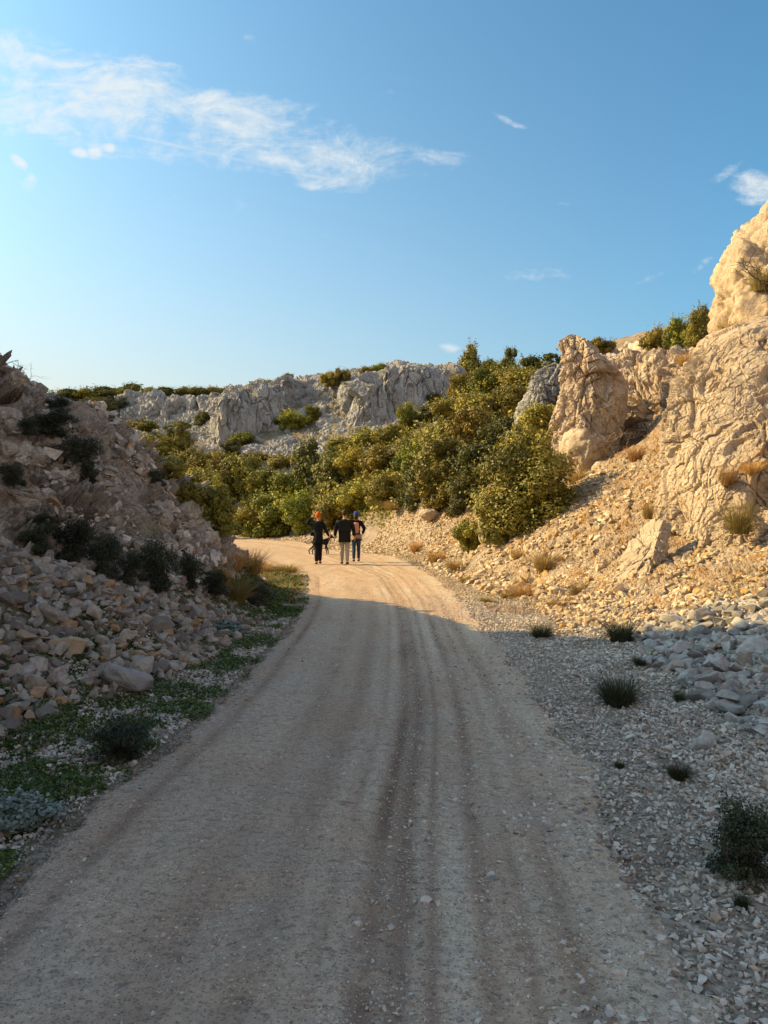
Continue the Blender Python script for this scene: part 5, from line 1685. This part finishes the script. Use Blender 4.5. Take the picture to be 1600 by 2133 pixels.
# ------------------------------------------------------------------ people and dog
def skin_mesh(name, joints, bones, mat, parent=None, root=None, sub=2):
    names = list(joints)
    idx = {k: i for i, k in enumerate(names)}
    me = bpy.data.meshes.new(name)
    me.from_pydata([joints[k][0] for k in names], [(idx[a], idx[b]) for a, b in bones], [])
    o = bpy.data.objects.new(name, me); COL.objects.link(o)
    md = o.modifiers.new('skin', 'SKIN'); md.use_smooth_shade = True
    sv = me.skin_vertices[0].data
    for k in names:
        r = joints[k][1]
        sv[idx[k]].radius = (r, r) if isinstance(r, (int, float)) else r
        sv[idx[k]].use_root = (k == (root or names[0]))
    ss = o.modifiers.new('sub', 'SUBSURF'); ss.levels = sub; ss.render_levels = sub
    bpy.context.view_layer.update()
    dg = bpy.context.evaluated_depsgraph_get()
    m2 = bpy.data.meshes.new_from_object(o.evaluated_get(dg))
    o.modifiers.clear()
    o.data = m2; m2.name = name
    m2.materials.clear(); m2.materials.append(mat)
    for p in m2.polygons: p.use_smooth = True
    if parent is not None: o.parent = parent
    return o


def add_hand(J, B, side, wrist, d, palm=.03):
    """palm, four fingers and a thumb grown from a wrist joint; d is the pointing direction"""
    w = Vector(wrist); d = Vector(d).normalized()
    lat = Vector((0, 1, 0)) if abs(d.y) < .8 else Vector((1, 0, 0))
    pc = w + d * .07
    J[side + 'palm'] = (tuple(pc), palm); B.append((side + 'wrist', side + 'palm'))
    for i, (o_, l) in enumerate(((-.028, .065), (-.010, .075), (.010, .072), (.027, .055))):
        a = pc + lat * o_ + d * .03; b = a + d * l * .5 + Vector((0, 0, -.004)); c = b + d * l * .4 + Vector((-.012 if side == 'r' else .012, 0, 0))
        J[f'{side}f{i}a'] = (tuple(a), .009); J[f'{side}f{i}b'] = (tuple(b), .0085); J[f'{side}f{i}c'] = (tuple(c), .007)
        B += [(side + 'palm', f'{side}f{i}a'), (f'{side}f{i}a', f'{side}f{i}b'), (f'{side}f{i}b', f'{side}f{i}c')]
    t = w + d * .04 - lat * .035; t2 = t + d * .035 - lat * .015
    J[side + 't1'] = (tuple(t), .011); J[side + 't2'] = (tuple(t2), .009)
    B += [(side + 'palm', side + 't1'), (side + 't1', side + 't2')]


def add_face(e, skin_mat, z, y, r=.1, fwd=1):
    """eyes and ears on the side that faces away from the camera"""
    for sx in (-1, 1):
        V, Fc = ico(2)
        ey = np_mesh('eye', V * .012 + np.array([sx * .032, y + fwd * (r * .80), z]), Fc, M['shoe'], e)


def person(name, px, py, k, pose, label, loc_y=None):
    """k scales a 1.75 m figure; it walks away from the camera (+Y)"""
    p = hit(px, py) if loc_y is None else Vector(P(px, py, loc_y))
    p.z = h1(p.x, p.y) + .012
    e = empty('person', (p.x, p.y, p.z), pose.get('rz', 0))
    e.scale = (k, k, k)
    tag(e, label, 'person', None)
    J = dict(pose['J']); B = list(pose['B'])
    add_hand(J, B, 'l', J['lwrist'][0], pose['ld']); add_hand(J, B, 'r', J['rwrist'][0], pose['rd'])
    for q_ in ('pelvis', 'waist', 'chest'):
        J[q_] = (J[q_][0], (J[q_][1][0] * .72, J[q_][1][1] * .72))
    for q_ in ('lhip', 'rhip', 'lknee', 'rknee', 'lsh', 'rsh'):
        J[q_] = (J[q_][0], J[q_][1] * .75)
    body = skin_mesh('body', J, B, M['skin'], e, 'pelvis')
    sub = lambda keys, f, extra=0.0: {q: (pose['J'][q][0], tuple((np.array(pose['J'][q][1]) * f + extra).tolist()) if not isinstance(pose['J'][q][1], (int, float)) else pose['J'][q][1] * f + extra) for q in keys}
    for nm, keys, bones, f, ex, mt, root in pose['clothes']:
        j = sub(keys, f, ex)
        for q, v in pose.get('override', {}).get(nm, {}).items(): j[q] = v
        skin_mesh(nm, j, bones, M[mt], e, root)
    add_face(e, None, 1.655, .02, .1)
    return e


def base_pose(sh=.19, hipw=.09, steps=(.0, .0), lift=(0, 0), chest=.125, waist=.115, pel=.125):
    J = {'pelvis': ((0, 0, .95), (pel * 1.15, pel * .85)), 'waist': ((0, 0, 1.12), (waist * 1.1, waist * .85)), 'chest': ((0, .0, 1.31), (chest * 1.15, chest * .85)), 'yoke': ((0, 0, 1.41), (.085, .07)), 'neck': ((0, 0, 1.475), .055), 'neck2': ((0, .01, 1.53), .052),
         'head': ((0, .02, 1.62), (.078, .09)), 'crown': ((0, .01, 1.69), (.072, .085)), 'nose': ((0, .115, 1.63), .012), 'chin': ((0, .07, 1.56), .035),
         'lear': ((-.085, .015, 1.635), .014), 'rear': ((.085, .015, 1.635), .014),
         'lsh': ((-sh, 0, 1.375), .056), 'lelbow': ((-sh - .07, -.02, 1.13), .042), 'lwrist': ((-sh - .10, .03, .90), .027),
         'rsh': ((sh, 0, 1.375), .056), 'relbow': ((sh + .07, -.02, 1.13), .042), 'rwrist': ((sh + .10, .03, .90), .027)}
    for s, sx, st, lf in (('l', -1, steps[0], lift[0]), ('r', 1, steps[1], lift[1])):
        J[s + 'hip'] = ((sx * hipw, 0, .88), .088)
        J[s + 'knee'] = ((sx * hipw, st * .5 + .04, .49 + lf * .5), .057)
        J[s + 'calf'] = ((sx * hipw, st * .8 - .01, .33 + lf), .054)
        J[s + 'ankle'] = ((sx * hipw, st - .02, .085 + lf), .037)
        J[s + 'heel'] = ((sx * hipw, st - .05, .035 + lf), .034)
        J[s + 'toe'] = ((sx * (hipw + .015), st + .13, .028 + lf * .3), .030)
    B = [('pelvis', 'waist'), ('waist', 'chest'), ('chest', 'yoke'), ('yoke', 'neck'), ('neck', 'neck2'), ('neck2', 'head'), ('head', 'crown'), ('head', 'nose'), ('head', 'chin'), ('head', 'lear'), ('head', 'rear')]
    for s in 'lr':
        B += [('chest', s + 'sh'), (s + 'sh', s + 'elbow'), (s + 'elbow', s + 'wrist'), ('pelvis', s + 'hip'), (s + 'hip', s + 'knee'), (s + 'knee', s + 'calf'), (s + 'calf', s + 'ankle'), (s + 'ankle', s + 'heel'), (s + 'ankle', s + 'toe')]
    return J, B


def torso_bones(): return ['pelvis', 'waist', 'chest', 'yoke', 'neck', 'lsh', 'lelbow', 'lwrist', 'rsh', 'relbow', 'rwrist'], [('pelvis', 'waist'), ('waist', 'chest'), ('chest', 'yoke'), ('yoke', 'neck'), ('chest', 'lsh'), ('lsh', 'lelbow'), ('lelbow', 'lwrist'), ('chest', 'rsh'), ('rsh', 'relbow'), ('relbow', 'rwrist')]
def leg_bones(): return ['pelvis', 'lhip', 'lknee', 'lcalf', 'lankle', 'rhip', 'rknee', 'rcalf', 'rankle'], [('pelvis', 'lhip'), ('lhip', 'lknee'), ('lknee', 'lcalf'), ('lcalf', 'lankle'), ('pelvis', 'rhip'), ('rhip', 'rknee'), ('rknee', 'rcalf'), ('rcalf', 'rankle')]


def shoes(pose, mat, f=1.25):
    for s in 'lr':
        pose['clothes'].append(('shoe', [s + 'ankle', s + 'heel', s + 'toe'], [(s + 'ankle', s + 'heel'), (s + 'ankle', s + 'toe')], f, .006, mat, s + 'ankle'))


def headwear(e, name, mat, z=1.665, y=.015, rx=.105, ry=.118, rz=.115, cut=-.35, seed=1):
    V, Fc = ico(4)
    V = V * (1 + .03 * fbm(V * 6, 2, seed)[:, None])
    W = V * np.array([rx, ry, rz]); keep = (V[:, 2] > cut) | (V[:, 1] < -.35)
    W[~keep] *= .8
    return np_mesh(name, W + np.array([0, y, z]), Fc, M[mat], e)


def build_people():
    tk, tb = torso_bones(); lk, lb = leg_bones()
    # man
    J, B = base_pose(sh=.215, steps=(.06, -.12), chest=.14, waist=.135, pel=.13)
    pose = {'J': J, 'B': B, 'ld': (-.1, .2, -1), 'rd': (.1, .2, -1),
            'clothes': [('jacket', tk, tb + [('pelvis', 'chem')], 1.18, .022, 'jacket', 'pelvis'), ('trousers', ['waist'] + lk, [('waist', 'pelvis')] + lb, 1.10, .014, 'khaki', 'pelvis')]}
    pose['override'] = {'jacket': {'chem': ((0, 0, .80), (.20, .15)), 'pelvis': ((0, 0, .90), (.205, .165)), 'waist': ((0, 0, 1.08), (.20, .155))}}
    shoes(pose, 'shoe')
    man = person('person', 718, 1176, 1.0, pose, 'person in a dark jacket and light trousers walking away between two others')
    headwear(man, 'hair', 'hair', 1.665, -.005, .095, .105, .112, -.3)
    # woman at left: orange hat, black clothes, left arm raised to the head
    J, B = base_pose(sh=.165, steps=(-.16, .16), hipw=.045, chest=.115, waist=.10, pel=.125)
    J['lsh'] = ((-.17, 0, 1.385), .052); J['lelbow'] = ((-.40, .0, 1.36), .042); J['lwrist'] = ((-.23, .05, 1.60), .027)
    J['relbow'] = ((.25, .0, 1.15), .038); J['rwrist'] = ((.36, .04, .95), .025)
    pose = {'J': J, 'B': B, 'ld': (.8, .3, .25), 'rd': (.5, .2, -1),
            'clothes': [('coat', tk, tb + [('pelvis', 'chem')], 1.12, .016, 'black', 'pelvis'), ('trousers', ['waist'] + lk, [('waist', 'pelvis')] + lb, 1.10, .022, 'black', 'pelvis')]}
    pose['override'] = {'coat': {'chem': ((0, 0, .74), (.165, .15)), 'pelvis': ((0, 0, .90), (.17, .16)), 'waist': ((0, 0, 1.08), (.15, .135))}, 'trousers': {'lhip': ((-.06, 0, .86), .115), 'rhip': ((.06, 0, .86), .115), 'lknee': ((-.05, -.02, .5), .085), 'rknee': ((.05, .08, .5), .085)}}
    shoes(pose, 'boot')
    w1 = person('person', 663, 1176, .955, pose, 'person in an orange knitted hat and black clothes with one arm raised to the head')
    headwear(w1, 'knitted_hat', 'orange_knit', 1.665, .008, .097, .108, .118, -.45)
    V, Fc = ico(2)
    # right: blue hat, dark top, backpack, jeans, cloth around the waist
    J, B = base_pose(sh=.17, steps=(-.08, .10), hipw=.08, chest=.115, waist=.10, pel=.12)
    J['relbow'] = ((.29, .0, 1.16), .04); J['rwrist'] = ((.22, .16, .98), .026)
    pose = {'J': J, 'B': B, 'ld': (-.1, .2, -1), 'rd': (-.6, .6, -.2),
            'clothes': [('jumper', tk, tb, 1.15, .02, 'black', 'pelvis'), ('jeans', ['waist'] + lk, [('waist', 'pelvis')] + lb, 1.08, .012, 'jeans', 'pelvis')]}
    shoes(pose, 'shoe')
    w2 = person('person', 742, 1171, .965, pose, 'person in a blue hat, dark top and jeans walking at the right of the group')
    headwear(w2, 'knitted_hat', 'blue_knit', 1.67, .008, .096, .108, .112, -.15)
    headwear(w2, 'hair', 'hair', 1.58, -.02, .085, .09, .12, -.9)
    # wrap tied round the waist
    a = np.linspace(0, 2 * math.pi, 64); zz = np.linspace(0, 1, 14)
    A, T = np.meshgrid(a, zz)
    R = .17 + .035 * T + .012 * np.sin(A * 9) * T
    low = .95 - T * (.17 + .05 * np.sin(A * 2 + 1))
    V = np.stack([R * np.cos(A), R * .78 * np.sin(A), low], 2).reshape(-1, 3)
    wr = np_mesh('wrap', V, grid_faces(14, 64), M['beige_cloth'], w2)
    sm = wr.modifiers.new('thick', 'SOLIDIFY'); sm.thickness = .012
    # backpack worn on the back: a thing of its own
    bp = empty('backpack', tuple(w2.location + Vector((-.01, -.19, 1.17 * .965))))
    bp.scale = (.965,) * 3
    tag(bp, 'pink canvas backpack on the back of the person with the blue hat', 'backpack')

    def rbox(nm, c, s, mat, seed, parent):
        V, Fc = ico(4)
        n = np.abs(V).max(1)[:, None]
        W = V * .55 + (V / n) * .45
        W = W + .02 * fbm(V * 4, 2, seed)[:, None] * V
        return np_mesh(nm, W * np.array(s) + np.array(c), Fc, mat, parent)
    rbox('bag', (0, 0, .02), (.12, .075, .19), M['pink_bag'], 3, bp)
    rbox('pocket', (0, -.07, -.05), (.085, .03, .08), M['pink_bag'], 4, bp)
    for sx in (-1, 1):
        v, f = tube([(sx * .09, .03, -.12), (sx * .125, .10, -.02), (sx * .11, .15, .14), (sx * .075, .05, .21)], .014, .014, 6)
        np_mesh('strap', np.array(v), np.array(f), M['beige_cloth'], bp)
    # camera bag at the hip of the left woman and its strap
    cb = empty('shoulder_bag', tuple(w1.location + Vector((-.19, .0, .98))))
    tag(cb, 'small black shoulder bag at the left hip of the person in the orange hat', 'bag')
    rbox('bag', (0, 0, 0), (.065, .08, .07), M['black'], 7, cb)
    v, f = tube([(-.01, 0, .05), (.03, -.11, .15), (.16, -.13, .30), (.30, -.05, .42)], .010, .010, 5)
    np_mesh('strap', np.array(v), np.array(f), M['black'], cb)
    # dog: head right, tail left, standing beyond the walkers
    p = Vector(P(667, 1153, 30.5)); p.z = h1(p.x, p.y) + .01
    d = empty('dog', tuple(p), math.radians(18))
    d.scale = (1.0, 1.0, 1.0)
    tag(d, 'slim black dog with a raised curved tail standing behind the person in the orange hat', 'dog')
    J = {'hip': ((-.26, 0, .50), (.075, .085)), 'loin': ((-.12, 0, .52), (.07, .085)), 'rib': ((.08, 0, .50), (.085, .11)), 'chest': ((.24, 0, .50), (.09, .12)), 'neck': ((.36, 0, .62), .06), 'skull': ((.46, 0, .70), .055), 'muzzle': ((.56, 0, .66), .032), 'nose': ((.61, 0, .645), .022),
         'ear1': ((.43, -.05, .75), .018), 'ear1b': ((.42, -.06, .81), .008), 'ear2': ((.43, .05, .75), .018), 'ear2b': ((.42, .06, .81), .008),
         't1': ((-.36, 0, .50), .020), 't2': ((-.46, 0, .42), .014), 't3': ((-.56, 0, .44), .012), 't4': ((-.60, 0, .54), .010)}
    B = [('hip', 'loin'), ('loin', 'rib'), ('rib', 'chest'), ('chest', 'neck'), ('neck', 'skull'), ('skull', 'muzzle'), ('muzzle', 'nose'), ('skull', 'ear1'), ('ear1', 'ear1b'), ('skull', 'ear2'), ('ear2', 'ear2b'), ('hip', 't1'), ('t1', 't2'), ('t2', 't3'), ('t3', 't4')]
    for i, sy in enumerate((-1, 1)):
        o_ = .10 * i
        J[f'h{i}a'] = ((-.24 + .02 * sy, sy * .07, .40), .055); J[f'h{i}b'] = ((-.18 - o_, sy * .075, .29), .044); J[f'h{i}c'] = ((-.34 - o_, sy * .075, .17), .026); J[f'h{i}d'] = ((-.32 - o_, sy * .075, .03), .022); J[f'h{i}e'] = ((-.27 - o_, sy * .075, .018), .018)
        B += [('hip', f'h{i}a'), (f'h{i}a', f'h{i}b'), (f'h{i}b', f'h{i}c'), (f'h{i}c', f'h{i}d'), (f'h{i}d', f'h{i}e')]
        J[f'f{i}a'] = ((.24, sy * .07, .38), .042); J[f'f{i}b'] = ((.20 + o_, sy * .07, .26), .034); J[f'f{i}c'] = ((.24 + o_, sy * .07, .14), .025); J[f'f{i}d'] = ((.25 + o_, sy * .07, .03), .016); J[f'f{i}e'] = ((.29 + o_, sy * .07, .018), .018)
        B += [('chest', f'f{i}a'), (f'f{i}a', f'f{i}b'), (f'f{i}b', f'f{i}c'), (f'f{i}c', f'f{i}d'), (f'f{i}d', f'f{i}e')]
    skin_mesh('body', J, B, M['fur'], d, 'hip')
    v, f = tube([(.335 + .055 * math.cos(t), .062 * math.sin(t), .60 + .03 * math.cos(t)) for t in np.linspace(0, 2 * math.pi, 17)], .012, .012, 5)
    np_mesh('collar', np.array(v), np.array(f), M['orange_knit'], d)


build_people()
